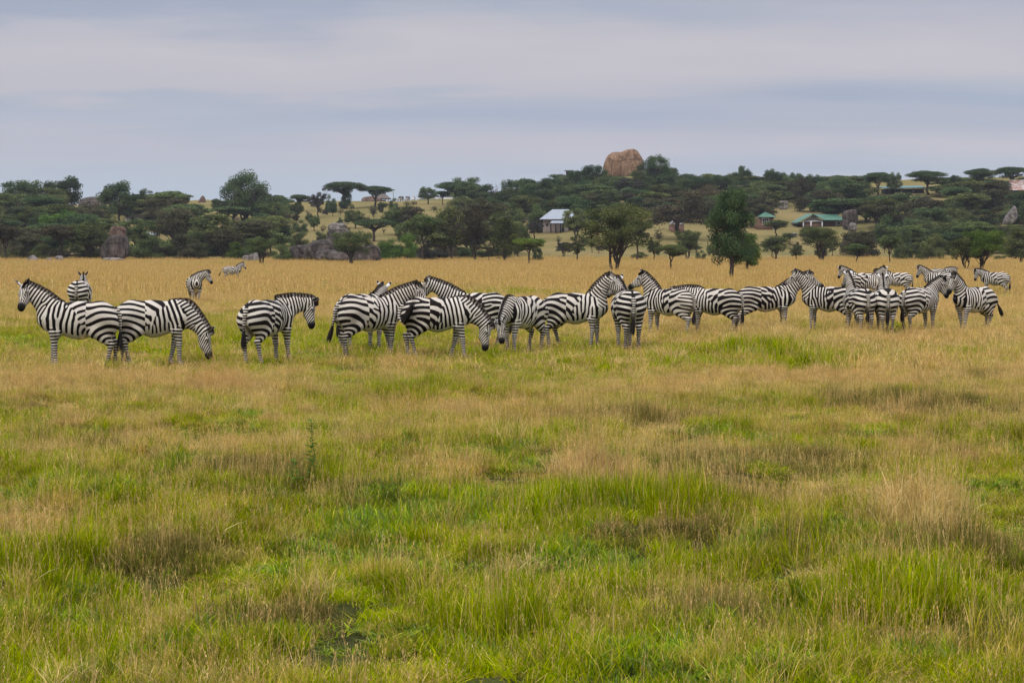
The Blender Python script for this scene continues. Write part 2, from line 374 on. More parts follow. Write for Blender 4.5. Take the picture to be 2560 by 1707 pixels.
    bx0, bx1 = -0.05 + 0.10 * rs.rand(), rs.rand() - 0.5
    TB = 0.092 * (0.94 + 0.12 * rs.rand()); TR = 0.128 * (0.94 + 0.14 * rs.rand())
    tw = 2 * math.pi
    def vort(u, v, k, u0, u1, v0, v1):
        t_ = 0
        for q in range(k):
            a_, b_, sg, sd = rs.uniform(u0, u1), rs.uniform(v0, v1), (1 if rs.rand() < .5 else -1), (1 if rs.rand() < .5 else -1)
            t_ = t_ + sg * np.arctan2(v - b_, (u - a_)) * 1.0
        return t_
    Cz = 0.50; x0 = -0.64 + 0.06 * rs.rand()
    zk = np.array([0, .2, .4, .55, .7, .85, 1.6]); per = np.array([.036, .04, .052, .068, .095, TR, TR])
    zg = np.linspace(0, 1.6, 321); cum = np.concatenate([[0], np.cumsum(0.005 / np.interp((zg[1:] + zg[:-1]) / 2, zk, per))]); c0 = np.interp(Cz, zg, cum)
    vr = vort(x, z, 3, -.6, .05, .75, 1.2); vb = vort(x, z, 4, -.1, .4, .7, 1.2); ysgn = np.where(y > 0, 0.0, 1.0)
    dx = np.maximum(x - x0, 0)
    r = np.where(z > Cz, np.hypot(dx * 0.74, z - Cz), 0)
    legw = np.clip((D['hind'] - 0.01) / 0.05, 0, 1) * np.clip((dx - 0.05) / 0.1, 0, 1)
    phase_r = np.interp(np.where(z > Cz, Cz + r, z + (Cz + dx * 0.74 - z) * legw), zg, cum)
    droop = -0.55 * np.abs(y) * (x < -0.2) + 0.0
    s_r = np.sin(tw * (phase_r + droop / TR * 0.4) + ph[4] + 0.7 * wob + vr)
    s_b = np.sin(tw * (x - 0.35 * np.abs(y) * np.clip((x - 0.50) / 0.1, 0, 1) + (0.05 + 0.2 * bx1) * (z - 0.9) + 0.25 * (z - 0.9) ** 2) / TB + ph[5] + 0.9 * wob + 1.4 * np.sin(3.3 * z + ph[11]) * np.clip(1.3 - z, 0, 1) + vb)
    bound = bx0 + (0.45 + 0.5 * bx1) * (z - 0.95) + 0.05 * np.sin(9 * z + ph[6]) + 0.03 * np.sin(23 * z + ph[7])
    wr = 1 / (1 + np.exp(np.clip((x - bound) / 0.040, -40, 40)))
    s_t = wr * s_r + (1 - wr) * s_b
    # chest and shoulder chevron towards the fore leg
    s_f = np.sin(tw * np.interp(z, [0, .2, .45, .7, .85, 1.2], np.cumsum([0, .2 / .038, .25 / .045, .25 / .06, .15 / .07, .35 / .09])) + ph[7] + 0.5 * wob + (x - 0.4) * 6)
    wf = 1 / (1 + np.exp(np.clip((z - 0.80 + 1.6 * np.abs(x - 0.42)) / 0.02, -40, 40))) * (x > 0.1)
    s_t = wf * s_f + (1 - wf) * s_t
    # neck coordinate
    tn = np.clip(((V - nb) @ nd0), -0.5, 1.2)
    TN = 0.072
    s_n = np.sin(tw * (tn - 0.25 * ((V - mid) @ upn)) / (TN * (1.0 - 0.12 * tn)) + ph[8] + 0.7 * wob + vort(tn, (V - mid) @ upn, 2, .05, .5, -.12, .08))
    # head coordinate
    hv = V - P0; ha = hv @ hd; hu_ = hv @ hu; hl = hv @ hs
    cheek = np.sin(tw * (ha * 0.85 + hu_ * 0.75) / 0.046 + ph[9] + 0.4 * wob)
    front = np.sin(tw * (np.abs(hl)) / 0.030 + 0.6)
    wfr = 1 / (1 + np.exp(-np.clip((hu_ - 0.035 + 0.06 * np.maximum(ha - 0.1, 0)) / 0.008, -40, 40)))
    s_h = wfr * front + (1 - wfr) * cheek
    s_h = s_h + 0.05
    s_hind = np.sin(tw * (phase_r + droop / TR * 0.4) + ph[4] + 0.7 * wob + vr) 
    s_tail = np.sin(tw * z / 0.05)
    keys = ['torso', 'neck', 'head', 'fore', 'hind', 'tail']; S = [s_t, s_n, s_h, s_f, s_hind, s_tail]
    kk = 0.012
    E = np.stack([-D[g] / kk for g in keys]); E[1] += 1.0; E -= E.max(0); W = np.exp(E); W /= W.sum(0)
    s = (W * np.stack(S)).sum(0)
    wid = 0.02 + 0.22 * np.sin(2.3 * x + 1.9 * z + ph[10])
    s = s - wid * (W[0] + W[4]) - 0.08
    # belly and inner legs go pale
    bel = np.clip((0.74 - z) / 0.08, 0, 1) * W[0] * (np.abs(y) < 0.2)
    inner = np.clip((0.085 - np.abs(y)) / 0.03, 0, 1) * (z < 0.9) * (W[3] + W[4] + W[0] * (x < -0.45)) * (W[5] < 0.3)
    s = s * (1 - np.clip(bel * 0.9 + inner * 0.85, 0, 1)) + 0.5 * np.clip(bel * 0.9 + inner * 0.85, 0, 1)
    # dorsal line
    dors = np.clip((0.028 - np.abs(y)) / 0.012, 0, 1) * (z > 1.12) * (x < 0.3) * W[0]
    s = s * (1 - dors) - dors
    ov = np.zeros((len(V), 4), np.float32)
    mz = 1 / (1 + np.exp(-np.clip((ha - 0.385 * hk - 0.25 * np.maximum(-hu_ - 0.07, 0)) / 0.014, -40, 40))) * W[2]
    ov[:, :3] = np.array([0.010, 0.009, 0.009]); ov[:, 3] = mz
    brn = np.exp(-((ha - 0.36 * hk) / 0.035) ** 2) * wfr * W[2]
    ov[:, :3] = np.where((brn > mz)[:, None], np.array([0.10, 0.055, 0.035]), ov[:, :3]); ov[:, 3] = np.maximum(ov[:, 3], 0.7 * brn)
    hoof = np.clip((0.065 - z) / 0.01, 0, 1) * (W[3] + W[4]); ov[:, :3] = np.where(hoof[:, None] > 0.3, np.array([0.05, 0.042, 0.035]), ov[:, :3]); ov[:, 3] = np.maximum(ov[:, 3], hoof)
    ink = np.clip((0.06 - np.abs(y)) / 0.03, 0, 1) * (z < 0.80) * (z > 0.62) * (x < -0.4) * 0.6; ov[:, 3] = np.maximum(ov[:, 3], ink * (ov[:, 3] < 0.05)) 
    for sgn in (1, -1):
        e = np.linalg.norm(V - H(0.165, 0.028, sgn * 0.085), axis=1); ed = np.clip((0.026 - e) / 0.008, 0, 1)
        ov[:, :3] = np.where(ed[:, None] > 0.05, np.array([0.008, 0.007, 0.007]), ov[:, :3]); ov[:, 3] = np.maximum(ov[:, 3], ed)
    dirt = np.clip((0.45 - z) / 0.45, 0, 1) * 0.5 + 0.35 * np.clip((z - 1.15) / 0.15, 0, 1) * rs.rand() + 0.25 * (W[4] + W[0] * wr) * rs.rand()
    # ears (cupped leaves with an outer and an inner skin) joined into the same continuous body mesh
    VV = [V]; FF = [Fc]; SS = [s]; OO = [ov]; DD = [dirt]; off = len(V)
    for sgn, spread in ((1, ears[0]), (-1, ears[1])):
        base = H(-0.005, 0.055, sgn * 0.055); ed = unit(hu * 0.95 - hd * 0.28 + hs * sgn * spread); cup = unit(hd * 0.75 + hs * sgn * 0.65 - ed * ((hd * 0.75 + hs * sgn * 0.65) @ ed)); wd = unit(np.cross(ed, cup))
        nu, nv = 9, 10; EL = 0.175 * (0.95 if not foal else 1.0)
        for layer in (0, 1):
            vs = []; sv = []; o4 = []
            for j in range(nv):
                v = j / (nv - 1); hwid = 0.043 * (math.sin(math.pi * min(0.98, v * 0.86 + 0.14)) ** 0.6)
                for i in range(nu):
                    u = i / (nu - 1) * 2 - 1; ang = u * (1.25 if v < 0.9 else 1.0)
                    p = base + ed * (v * EL) + wd * hwid * math.sin(ang) - cup * hwid * 0.9 * (math.cos(ang) - 0.5) + cup * (0.006 * layer)
                    vs.append(p)
                    if layer == 0: o4.append((0.80, 0.78, 0.74, 1) if (not dark_ears and (v < 0.60 or v > 0.93)) else (0.02, 0.017, 0.016, 1))
                    else: o4.append((0.62, 0.6, 0.57, 1) if abs(u) > 0.8 else (0.085, 0.075, 0.07, 1))
            fs = [(j * nu + i, j * nu + i + 1, (j + 1) * nu + i + 1, (j + 1) * nu + i) for j in range(nv - 1) for i in range(nu - 1)]
            VV.append(np.array(vs)); FF.append(np.array(fs) + off); OO.append(np.array(o4)); SS.append(np.zeros(len(vs))); DD.append(np.zeros(len(vs))); off += len(vs)
    V2 = np.concatenate(VV); V2[:, 0] *= stretch
    root = empty('zebra', loc, heading); root.scale = (scale,) * 3
    tag(root, name_label, 'zebra', group)
    mesh_obj('body', V2, np.concatenate(FF), COAT, root, True, {'s': ('FLOAT', np.concatenate(SS)), 'ov': ('FLOAT_COLOR', np.concatenate(OO)), 'dirt': ('FLOAT', np.concatenate(DD))})
    # mane: rows of upright hair tufts along the crest
    crest = [H(0.10, 0.075), H(0.03, 0.085), pts[2] + upn * 0.055 + hu * 0.02, (pts[1] + upn * 0.148), pts[0] + upn * 0.235 + (0, 0, 0.0), np.array([0.26, 0, 1.262])]
    if nd0[2] < 0.2: crest[4] = pts[0] + upn * 0.22 + nd0 * 0.02
    C = np.array(crest); tt = np.linspace(0, len(C) - 1, 260)
    # smooth the crest (Catmull-Rom)
    def cr(t):
        i = int(min(t, len(C) - 1.0001)); u = t - i; p0 = C[max(i - 1, 0)]; p1 = C[i]; p2 = C[i + 1]; p3 = C[min(i + 2, len(C) - 1)]
        return 0.5 * ((2 * p1) + (-p0 + p2) * u + (2 * p0 - 5 * p1 + 4 * p2 - p3) * u * u + (-p0 + 3 * p1 - 3 * p2 + p3) * u ** 3)
    cp = np.array([cr(t) for t in tt]); tg = np.gradient(cp, axis=0); tg /= np.linalg.norm(tg, axis=1)[:, None] + 1e-9
    vs, fs, ss, tip = [], [], [], []
    for i in range(len(cp)):
        q = tt[i] / (len(C) - 1)
        upv = unit(upn * 1.0 + hu * max(0, 1 - q * 4) * 1.0); upv = unit(upv - tg[i] * (upv @ tg[i]))
        la = unit(np.cross(upv, tg[i]))
        hgt = 0.105 * min(1, q * 9 + 0.45) * min(1, (1 - q) * 4.5 + 0.15)
        tnv = (cp[i] - nb) @ nd0
        sv = math.sin(tw * (tnv - 0.25 * ((cp[i] - mid) @ upn)) / (TN * (1.0 - 0.12 * tnv)) + ph[8])
        for r_ in range(7):
            o = la * (rs.rand() - 0.5) * 0.030; lean = la * (rs.rand() - 0.5) * 0.030 - tg[i] * (0.01 + rs.rand() * 0.03) * -1
            h1 = hgt * (0.80 + 0.25 * rs.rand()); wv = tg[i] * 0.009; b0 = cp[i] + o - upv * 0.035
            k0 = len(vs)
            vs += [b0 - wv, b0 + wv, b0 + upv * (0.035 + h1 * 0.6) + lean * 0.5 + wv * 0.8, b0 + upv * (0.035 + h1 * 0.6) + lean * 0.5 - wv * 0.8, b0 + upv * (0.035 + h1) + lean]
            fs += [(k0, k0 + 1, k0 + 2), (k0, k0 + 2, k0 + 3), (k0 + 3, k0 + 2, k0 + 4)]
            ss += [sv - 0.15] * 5; tip += [0, 0, 0.55, 0.55, 1.0]
    vs = np.array(vs); vs[:, 0] *= stretch
    mesh_obj('mane', vs, np.array(fs), HAIR, root, False, {'s': ('FLOAT', ss), 'tip': ('FLOAT', tip)})
    # tail tuft
    vs, fs = [], []
    A, B = tp[3], tp[4]; dirv = unit(B - A); p2 = unit(tp[3] - tp[2])
    s1 = unit(np.cross(dirv, (0.3, 1, 0.2))); s2 = np.cross(dirv, s1)
    for i in range(170):
        t0 = rs.rand() * 1.0; st = tp[2] * (1 - t0) + tp[3] * t0; ln = np.linalg.norm(B - A) * (0.65 + 0.45 * rs.rand())
        a = rs.rand() * 6.28; rad = 0.018; q = s1 * math.cos(a) + s2 * math.sin(a)
        en = st * 0.0 + A + dirv * ln + q * (0.02 + 0.035 * rs.rand()); m1 = st + q * rad + p2 * ln * 0.25; m2 = (m1 + en) / 2 + q * 0.018 + p2 * 0.03
        wv = np.cross(q, dirv) * 0.006; k0 = len(vs)
        vs += [st + q * 0.01 - wv, st + q * 0.01 + wv, m1 + wv, m1 - wv, m2 + wv, m2 - wv, en]
        fs += [(k0, k0 + 1, k0 + 2), (k0, k0 + 2, k0 + 3), (k0 + 3, k0 + 2, k0 + 4), (k0 + 3, k0 + 4, k0 + 5), (k0 + 5, k0 + 4, k0 + 6)]
    vs = np.array(vs); vs[:, 0] *= stretch
    mesh_obj('tail_tuft', vs, np.array(fs), HAIR, root, False, {'s': ('FLOAT', np.full(len(vs), -1.0)), 'tip': ('FLOAT', np.full(len(vs), 0.15))})
    return root
# ------------------------------------------------------------------ ground
def build_ground():
    ys = np.unique(np.concatenate([np.arange(-30, 8, 2.0), np.arange(8, 34, 0.3), np.arange(34, 60, 0.7), np.arange(60, 300, 3), np.arange(300, 640, 4), np.arange(640, 1400, 30), np.arange(1400, 3200, 150)]))
    ks = np.linspace(-1, 1, 301)
    Y, K = np.meshgrid(ys, ks, indexing='ij')
    X = K * (np.abs(Y) * 0.75 + 40)
    Z = terrain(X, Y)
    V = np.stack([X, Y, Z], -1).reshape(-1, 3)
    n, m = Y.shape; i = np.arange(n - 1)[:, None] * m + np.arange(m - 1)[None]
    i = i.ravel(); Fc = np.stack([i, i + 1, i + m + 1, i + m], 1)
    mt, t, b = new_mat('ground_soil')
    p = geo_pos(t); s = nd(t, 'ShaderNodeSeparateXYZ'); lk(t, p, s.inputs[0])
    n1 = noise(t, 0.05, 4, 0.6, p); n2 = noise(t, 0.6, 4, 0.7, p); n3 = noise(t, 4.0, 3, 0.7, p)
    far = ramp(t, n1, [(0.36, (0.090, 0.100, 0.030)), (0.47, (0.19, 0.165, 0.058)), (0.60, (0.30, 0.22, 0.095)), (0.7, (0.34, 0.24, 0.11))])
    far = mixc(t, n2, far, (0.15, 0.13, 0.05)); far = mixc(t, 0.35, far, ramp(t, n3, [(0.3, (0.08, 0.075, 0.03)), (0.7, (0.36, 0.27, 0.12))]))
    near = ramp(t, n3, [(0.3, (0.030, 0.032, 0.012)), (0.7, (0.07, 0.075, 0.022))])
    mr = nd(t, 'ShaderNodeMapRange'); lk(t, s.outputs['Y'], mr.inputs[0]); mr.inputs[1].default_value = 60; mr.inputs[2].default_value = 150
    lk(t, mixc(t, mr.outputs[0], near, far), b.inputs['Base Color']); b.inputs['Roughness'].default_value = 1.0
    b.inputs['Specular IOR Level'].default_value = 0.0
    bump(t, b, noise(t, 1.2, 4, 0.7, p), 0.6, 0.4)
    tag(mesh_obj('ground', V, Fc, mt, None, True), None, None, None, 'structure')
build_ground()
# ------------------------------------------------------------------ grass: one object, its blades scattered as instances of its own tuft shapes
def grass_mat():
    m, t, b = new_mat('grass_blades')
    c = attr(t, 'c').outputs['Color']
    p = geo_pos(t)
    n1 = noise(t, 0.35, 2, 0.5, p); n2 = noise(t, 3.2, 5, 0.85, p)
    hs = nd(t, 'ShaderNodeHueSaturation'); lk(t, c, hs.inputs['Color'])
    a = nd(t, 'ShaderNodeMapRange'); lk(t, n1, a.inputs[0]); a.inputs[1].default_value = .3; a.inputs[2].default_value = .7; a.inputs[3].default_value = .49; a.inputs[4].default_value = .51
    lk(t, a.outputs[0], hs.inputs['Hue']); hs.inputs['Saturation'].default_value = 1.20
    v = nd(t, 'ShaderNodeMapRange'); lk(t, n2, v.inputs[0]); v.inputs[1].default_value = .32; v.inputs[2].default_value = .68; v.inputs[3].default_value = .52; v.inputs[4].default_value = 1.75
    lk(t, v.outputs[0], hs.inputs['Value'])
    o = [n for n in t.nodes if n.type == 'OUTPUT_MATERIAL'][0]; t.nodes.remove(b)
    d = nd(t, 'ShaderNodeBsdfDiffuse'); tr = nd(t, 'ShaderNodeBsdfTranslucent'); mx = nd(t, 'ShaderNodeMixShader'); mx.inputs[0].default_value = 0.33
    lk(t, hs.outputs[0], d.inputs[0]); lk(t, hs.outputs[0], tr.inputs[0]); lk(t, d.outputs[0], mx.inputs[1]); lk(t, tr.outputs[0], mx.inputs[2]); lk(t, mx.outputs[0], o.inputs[0])
    return m
PAL = {'green': [(0.205, 0.255, 0.036), (0.290, 0.320, 0.050), (0.130, 0.180, 0.030), (0.370, 0.350, 0.070), (0.48, 0.39, 0.15)],
       'olive': [(0.290, 0.275, 0.062), (0.370, 0.320, 0.085), (0.200, 0.205, 0.045), (0.50, 0.39, 0.17), (0.40, 0.31, 0.14)],
       'herb': [(0.190, 0.260, 0.050), (0.260, 0.320, 0.070), (0.130, 0.185, 0.045), (0.200, 0.250, 0.095), (0.340, 0.330, 0.09)],
       'straw': [(0.56, 0.42, 0.215), (0.64, 0.50, 0.27), (0.46, 0.345, 0.17), (0.38, 0.33, 0.12), (0.68, 0.56, 0.34)],
       'brown': [(0.190, 0.160, 0.065), (0.140, 0.130, 0.048), (0.27, 0.21, 0.10), (0.16, 0.18, 0.05), (0.10, 0.13, 0.035)],
       'pink': [(0.56, 0.39, 0.18), (0.48, 0.34, 0.15), (0.64, 0.48, 0.25), (0.42, 0.33, 0.12), (0.32, 0.30, 0.08)]}
def tuft(rs, n, rad, h, wid, pal, stalks=0.2, lean=1.15, sparse=False):
    if pal == 'herb': h *= .62; wid *= 2.3; n = int(n * .75); lean = 1.3
    V, Fc, C = [], [], []
    for i in range(n):
        a = rs.rand() * 6.283; r = rad * math.sqrt(rs.rand()); bx, by = r * math.cos(a), r * math.sin(a)
        isst = rs.rand() < stalks
        hh = h * (rs.uniform(1.15, 1.9) if isst else rs.uniform(0.45, 1.1)); ww = wid * (0.55 if isst else rs.uniform(0.7, 1.3))
        la = rs.rand() * 6.283; lm = hh * lean * (0.35 if isst else 1) * rs.uniform(0.1, 1.0); lx, ly = math.cos(la) * lm, math.sin(la) * lm
        fa = rs.rand() * 6.283; wx, wy = math.cos(fa) * ww / 2, math.sin(fa) * ww / 2
        cc = np.array(PAL[pal][rs.choice(5, p=[.3, .25, .2, .15, .1])]) * rs.uniform(0.75, 1.25)
        if isst: cc = np.array(PAL['pink' if rs.rand() < .4 else 'straw'][rs.randint(3)]) * rs.uniform(0.7, 1.05)
        k = len(V)
        P = lambda t: np.array([bx + lx * t ** 1.8, by + ly * t ** 1.8, hh * t * (1 - 0.25 * t * lm / hh)])
        p0, p1, p2, p3 = P(0), P(.4), P(.75), P(1.0); wv = np.array([wx, wy, 0])
        V += [p0 - wv, p0 + wv, p1 - wv * .9, p1 + wv * .9, p2 - wv * .6, p2 + wv * .6, p3]
        Fc += [(k, k + 1, k + 3, k + 2), (k + 2, k + 3, k + 5, k + 4), (k + 4, k + 5, k + 6, k + 6)]
        C += [cc * .85, cc * .85, cc, cc, cc * 1.05, cc * 1.05, cc * 1.1]
        if isst:   # seed head: little spikelets along the upper third
            for q in range(5):
                t0 = 0.66 + 0.34 * rs.rand(); b0 = P(t0); aa = rs.rand() * 6.283; e = np.array([math.cos(aa) * .5, math.sin(aa) * .5, .9]) * (0.030 * h / 0.3) * rs.uniform(.6, 1.3)
                s_ = np.array([-math.sin(aa), math.cos(aa), 0]) * ww * .7; k = len(V)
                V += [b0, b0 + e * .5 + s_, b0 + e, b0 + e * .5 - s_]; Fc += [(k, k + 1, k + 2, k + 3)]; C += [cc * 1.1] * 4
    return np.array(V), Fc, np.array(C)
SPOTS = []   # tussocks, dark weedy patches, and a mound's shadow coloured in as low brown tufts: x, y, radius, palette index, height factor
for _px, _py, _r, _pl, _h in ((1560, 1285, .8, 0, 2.0), (1700, 1270, .5, 3, 1.7), (1640, 1340, .5, 3, .6), (1240, 1620, .28, 0, 2.3), (2420, 1370, .5, 3, 1.3), (770, 1190, .6, 0, 1.5), (1860, 885, 1.6, 0, 1.9), (1990, 925, .9, 0, 1.6),
                         (2480, 950, 1.0, 3, 1.6), (2200, 1010, 1.2, 3, 1.2), (1900, 1160, 1.1, 3, 1.2), (2400, 1040, 1.3, 3, 1.2), (1600, 1060, 1.2, 3, 1.3), (1060, 985, .8, 0, 1.6), (640, 1180, .8, 3, 1.0), (200, 1420, .5, 0, 1.5),
                         (400, 1400, .45, 3, 1.1), (900, 1430, .5, 5, 1.6), (1750, 1530, .45, 3, 1.1), (2150, 1500, .6, 0, 1.6), (1480, 1430, .5, 5, 1.3), (700, 1560, .35, 3, 1.2), (2300, 1300, .4, 2, 1.6), (1500, 1200, .4, 2, 1.5), (570, 985, .8, 2, 1.5), (1020, 1330, .6, 5, 1.3)):
    _g = ground(_px, _py); SPOTS.append((_g[0], _g[1], _r, _pl, _h))
def build_grass():
    rs = np.random.RandomState(3)
    specs = []   # (lod, palette)
    TV, TF, TC, TK = [], [], [], []; off = 0; kinds = {}
    kid = 0
    for lod, (n, rad, h, wid) in enumerate(((130, .14, .135, .0044), (100, .25, .21, .0100), (100, .8, .28, .032))):
        for pal in ('green', 'olive', 'straw', 'brown', 'pink', 'herb'):
            for rep_ in range(2):
                st = {'green': .02, 'olive': .06, 'straw': .16, 'brown': .08, 'pink': .18, 'herb': .0}[pal]
                hh = h * {'green': .95, 'olive': 1.0, 'straw': 1.12, 'brown': .9, 'pink': 1.12, 'herb': 1.0}[pal]
                V, Fc, C = tuft(rs, n, rad, hh, wid, pal, st)
                TV.append(V); TC.append(C); TF += [tuple(int(x) + off for x in (f if f[2] != f[3] else f[:3])) for f in Fc]
                TK.append(np.full(len(V), kid)); kinds.setdefault((lod, pal), []).append(kid); kid += 1; off += len(V)
    pals = ['green', 'olive', 'straw', 'brown', 'pink', 'herb']
    pts, rot, scl, idx = [], [], [], []; MG = 2.4
    zx = np.array([k[1] for k in ZFOOT]); zy = np.array([k[2] for k in ZFOOT])
    def scatter(y0, y1, dens, lod, s0, s1):
        area_n = int((0.315 * (y1 ** 2 - y0 ** 2) + 2 * MG * (y1 - y0)) * dens)
        y = np.sqrt(rs.rand(area_n) * (y1 ** 2 - y0 ** 2) + y0 ** 2); x = (rs.rand(area_n) * 2 - 1) * (0.315 * y + MG)
        z = terrain(x, y)
        row = HORIZON + F * (CAM_H - z) / y
        # which tuft grows where: green near the camera, a tawny belt before the herd, green trampled sward round it, tawny plain beyond
        yw = y * (1 + .40 * (fbm(x / 5 + 31, y / 7 + 8) - .5))
        g = np.interp(yw, [6, 10, 15, 20, 25, 29, 31.0, 33.0, 40, 50, 60, 75, 95, 140, 300, 400], [.98, 1.02, .98, .93, .82, .66, .52, .80, .82, .72, .62, .48, .34, .22, .18, .18])
        n1 = fbm(x / 2.2, y / 3.0); n2 = fbm(x / 0.55 + 40, y / 0.55 + 9); n3 = fbm(x / 14 + 5, y / 30 + 3)
        gg = g + (n1 - .5) * .75 * np.clip(60 / y, .25, 1) + (n2 - .5) * 1.0 * np.clip(45 / y, .1, 1) + (n3 - .5) * 0.5 + np.where(y > 60, (fbm(x / 9 + 60, y / 24 + 44) - .5) * 1.1, 0) + rs.normal(size=len(x)) * .24
        gg += np.clip(1 - np.abs(yw - 44) / 14, 0, 1) * np.clip(-x / 14, -.30, .15)
        br = fbm(x / 1.6 + 77, y / 2.4 + 12); brown_zone = np.clip((br - .58) * 6, 0, 1) * np.interp(y, [6, 12, 20, 28, 34, 60], [.22, .3, .5, .3, .12, 0])
        u = rs.rand(len(x))
        pal = np.where(gg > .70, 0, np.where(gg > .47, 1, np.where(rs.rand(len(x)) < .80, 2, 4)))
        pal = np.where(u < .10, 1, pal); pal = np.where(rs.rand(len(x)) < brown_zone * .8, 3, pal)
        hb = fbm(x / .8 + 500, y / .9 + 20); pal = np.where((pal == 0) & (hb > .50) & (rs.rand(len(x)) < .8), 5, pal)
        tall = np.ones(len(x))
        for sx_, sy_, sr, sp_, sh_ in SPOTS:
            d_ = np.hypot(x - sx_, (y - sy_)) / sr; inn = (d_ + rs.normal(size=len(x)) * .15) < 1; pal = np.where(inn & (rs.rand(len(x)) < .85), sp_, pal); tall = np.where(inn, sh_ * (1.15 - .35 * d_), tall)
        k = np.array([[kinds[(lod, p)][r] for r in (0, 1)] for p in pals])
        ki = k[pal, rs.randint(0, 2, len(x))]
        hgt = 0.62 + 0.75 * fbm(x / 1.3 + 3, y / 1.3 + 55) + 0.25 * (n1 - .5)
        hgt *= np.interp(y, [6, 16, 24, 28, 34, 60, 100, 400], [1.0, 1.0, 1.0, .80, .72, .78, .85, .9])
        hgt *= tall
        low = fbm(x / 0.9 + 200, y / 1.1 + 70); hgt *= np.where(low < .40, .40, 1) * np.exp(rs.normal(size=len(x)) * .22)
        keep = ~((fbm(x / .45 + 300, y / .6 + 170) < .28) & (y < 40)); x, y, z, ki, hgt = x[keep], y[keep], z[keep], ki[keep], hgt[keep]
        pts.append(np.stack([x, y, z - .01], -1)); rot.append(rs.rand(len(x)) * 6.283); idx.append(ki)
        sc = rs.uniform(s0, s1, len(x)); scl.append(np.stack([sc, sc, sc * hgt], -1))
    scatter(4.5, 30, 120, 0, .6, 1.4)
    scatter(30, 80, 24, 1, .6, 1.4)
    scatter(80, 318, 2.3, 2, .6, 1.4)
    pts = np.concatenate(pts); rot = np.concatenate(rot); scl = np.concatenate(scl); idx = np.concatenate(idx)
    nT = off; nP = len(pts)
    print('grass tufts', nP, 'template verts', nT)
    me = bpy.data.meshes.new('grass')
    TVc = np.concatenate(TV)
    me.from_pydata([tuple(v) for v in TVc] + [tuple(p) for p in pts], [], TF); me.update()
    def A(name, ty, arr, key):
        a = me.attributes.new(name, ty, 'POINT'); a.data.foreach_set(key, np.ascontiguousarray(arr).ravel())
    A('k', 'INT', np.concatenate([np.concatenate(TK), np.full(nP, -1)]).astype(np.int32), 'value')
    A('idx', 'INT', np.concatenate([np.zeros(nT), idx]).astype(np.int32), 'value')
    A('rz', 'FLOAT', np.concatenate([np.zeros(nT), rot]).astype(np.float32), 'value')
    A('sc', 'FLOAT_VECTOR', np.concatenate([np.ones((nT, 3)), scl]).astype(np.float32), 'vector')
    A('c', 'FLOAT_COLOR', np.concatenate([np.concatenate([np.concatenate(TC), np.ones((nT, 1))], 1), np.zeros((nP, 4))]).astype(np.float32), 'color')
    mt = grass_mat(); me.materials.append(mt)
    o = bpy.data.objects.new('grass', me); COL.objects.link(o); tag(o, None, None, None, 'stuff')
    ng = bpy.data.node_groups.new('scatter', 'GeometryNodeTree')
    ng.interface.new_socket('Geometry', in_out='INPUT', socket_type='NodeSocketGeometry'); ng.interface.new_socket('Geometry', in_out='OUTPUT', socket_type='NodeSocketGeometry')
    N = ng.nodes; Lk = ng.links
    gi = N.new('NodeGroupInput'); go = N.new('NodeGroupOutput')
    def named(n, ty):
        a = N.new('GeometryNodeInputNamedAttribute'); a.data_type = ty; a.inputs['Name'].default_value = n; return a.outputs['Attribute']
    kf = named('k', 'INT')
    cmp = N.new('FunctionNodeCompare'); cmp.data_type = 'INT'; cmp.operation = 'LESS_THAN'; Lk.new(kf, cmp.inputs[2]); cmp.inputs[3].default_value = 0
    sepg = N.new('GeometryNodeSeparateGeometry'); sepg.domain = 'POINT'; Lk.new(gi.outputs[0], sepg.inputs[0]); Lk.new(cmp.outputs[0], sepg.inputs[1])
    sp = N.new('GeometryNodeSplitToInstances'); sp.domain = 'POINT'; Lk.new(sepg.outputs[1], sp.inputs[0]); Lk.new(kf, sp.inputs['Group ID'])
    iop = N.new('GeometryNodeInstanceOnPoints'); Lk.new(sepg.outputs[0], iop.inputs['Points']); Lk.new(sp.outputs[0], iop.inputs['Instance'])
    iop.inputs['Pick Instance'].default_value = True; Lk.new(named('idx', 'INT'), iop.inputs['Instance Index'])
    cx = N.new('ShaderNodeCombineXYZ'); Lk.new(named('rz', 'FLOAT'), cx.inputs[2])
    e2r = N.new('FunctionNodeEulerToRotation'); Lk.new(cx.outputs[0], e2r.inputs[0]); Lk.new(e2r.outputs[0], iop.inputs['Rotation'])
    Lk.new(named('sc', 'FLOAT_VECTOR'), iop.inputs['Scale']); Lk.new(iop.outputs[0], go.inputs[0])
    md = o.modifiers.new('scatter', 'NODES'); md.node_group = ng
    return o
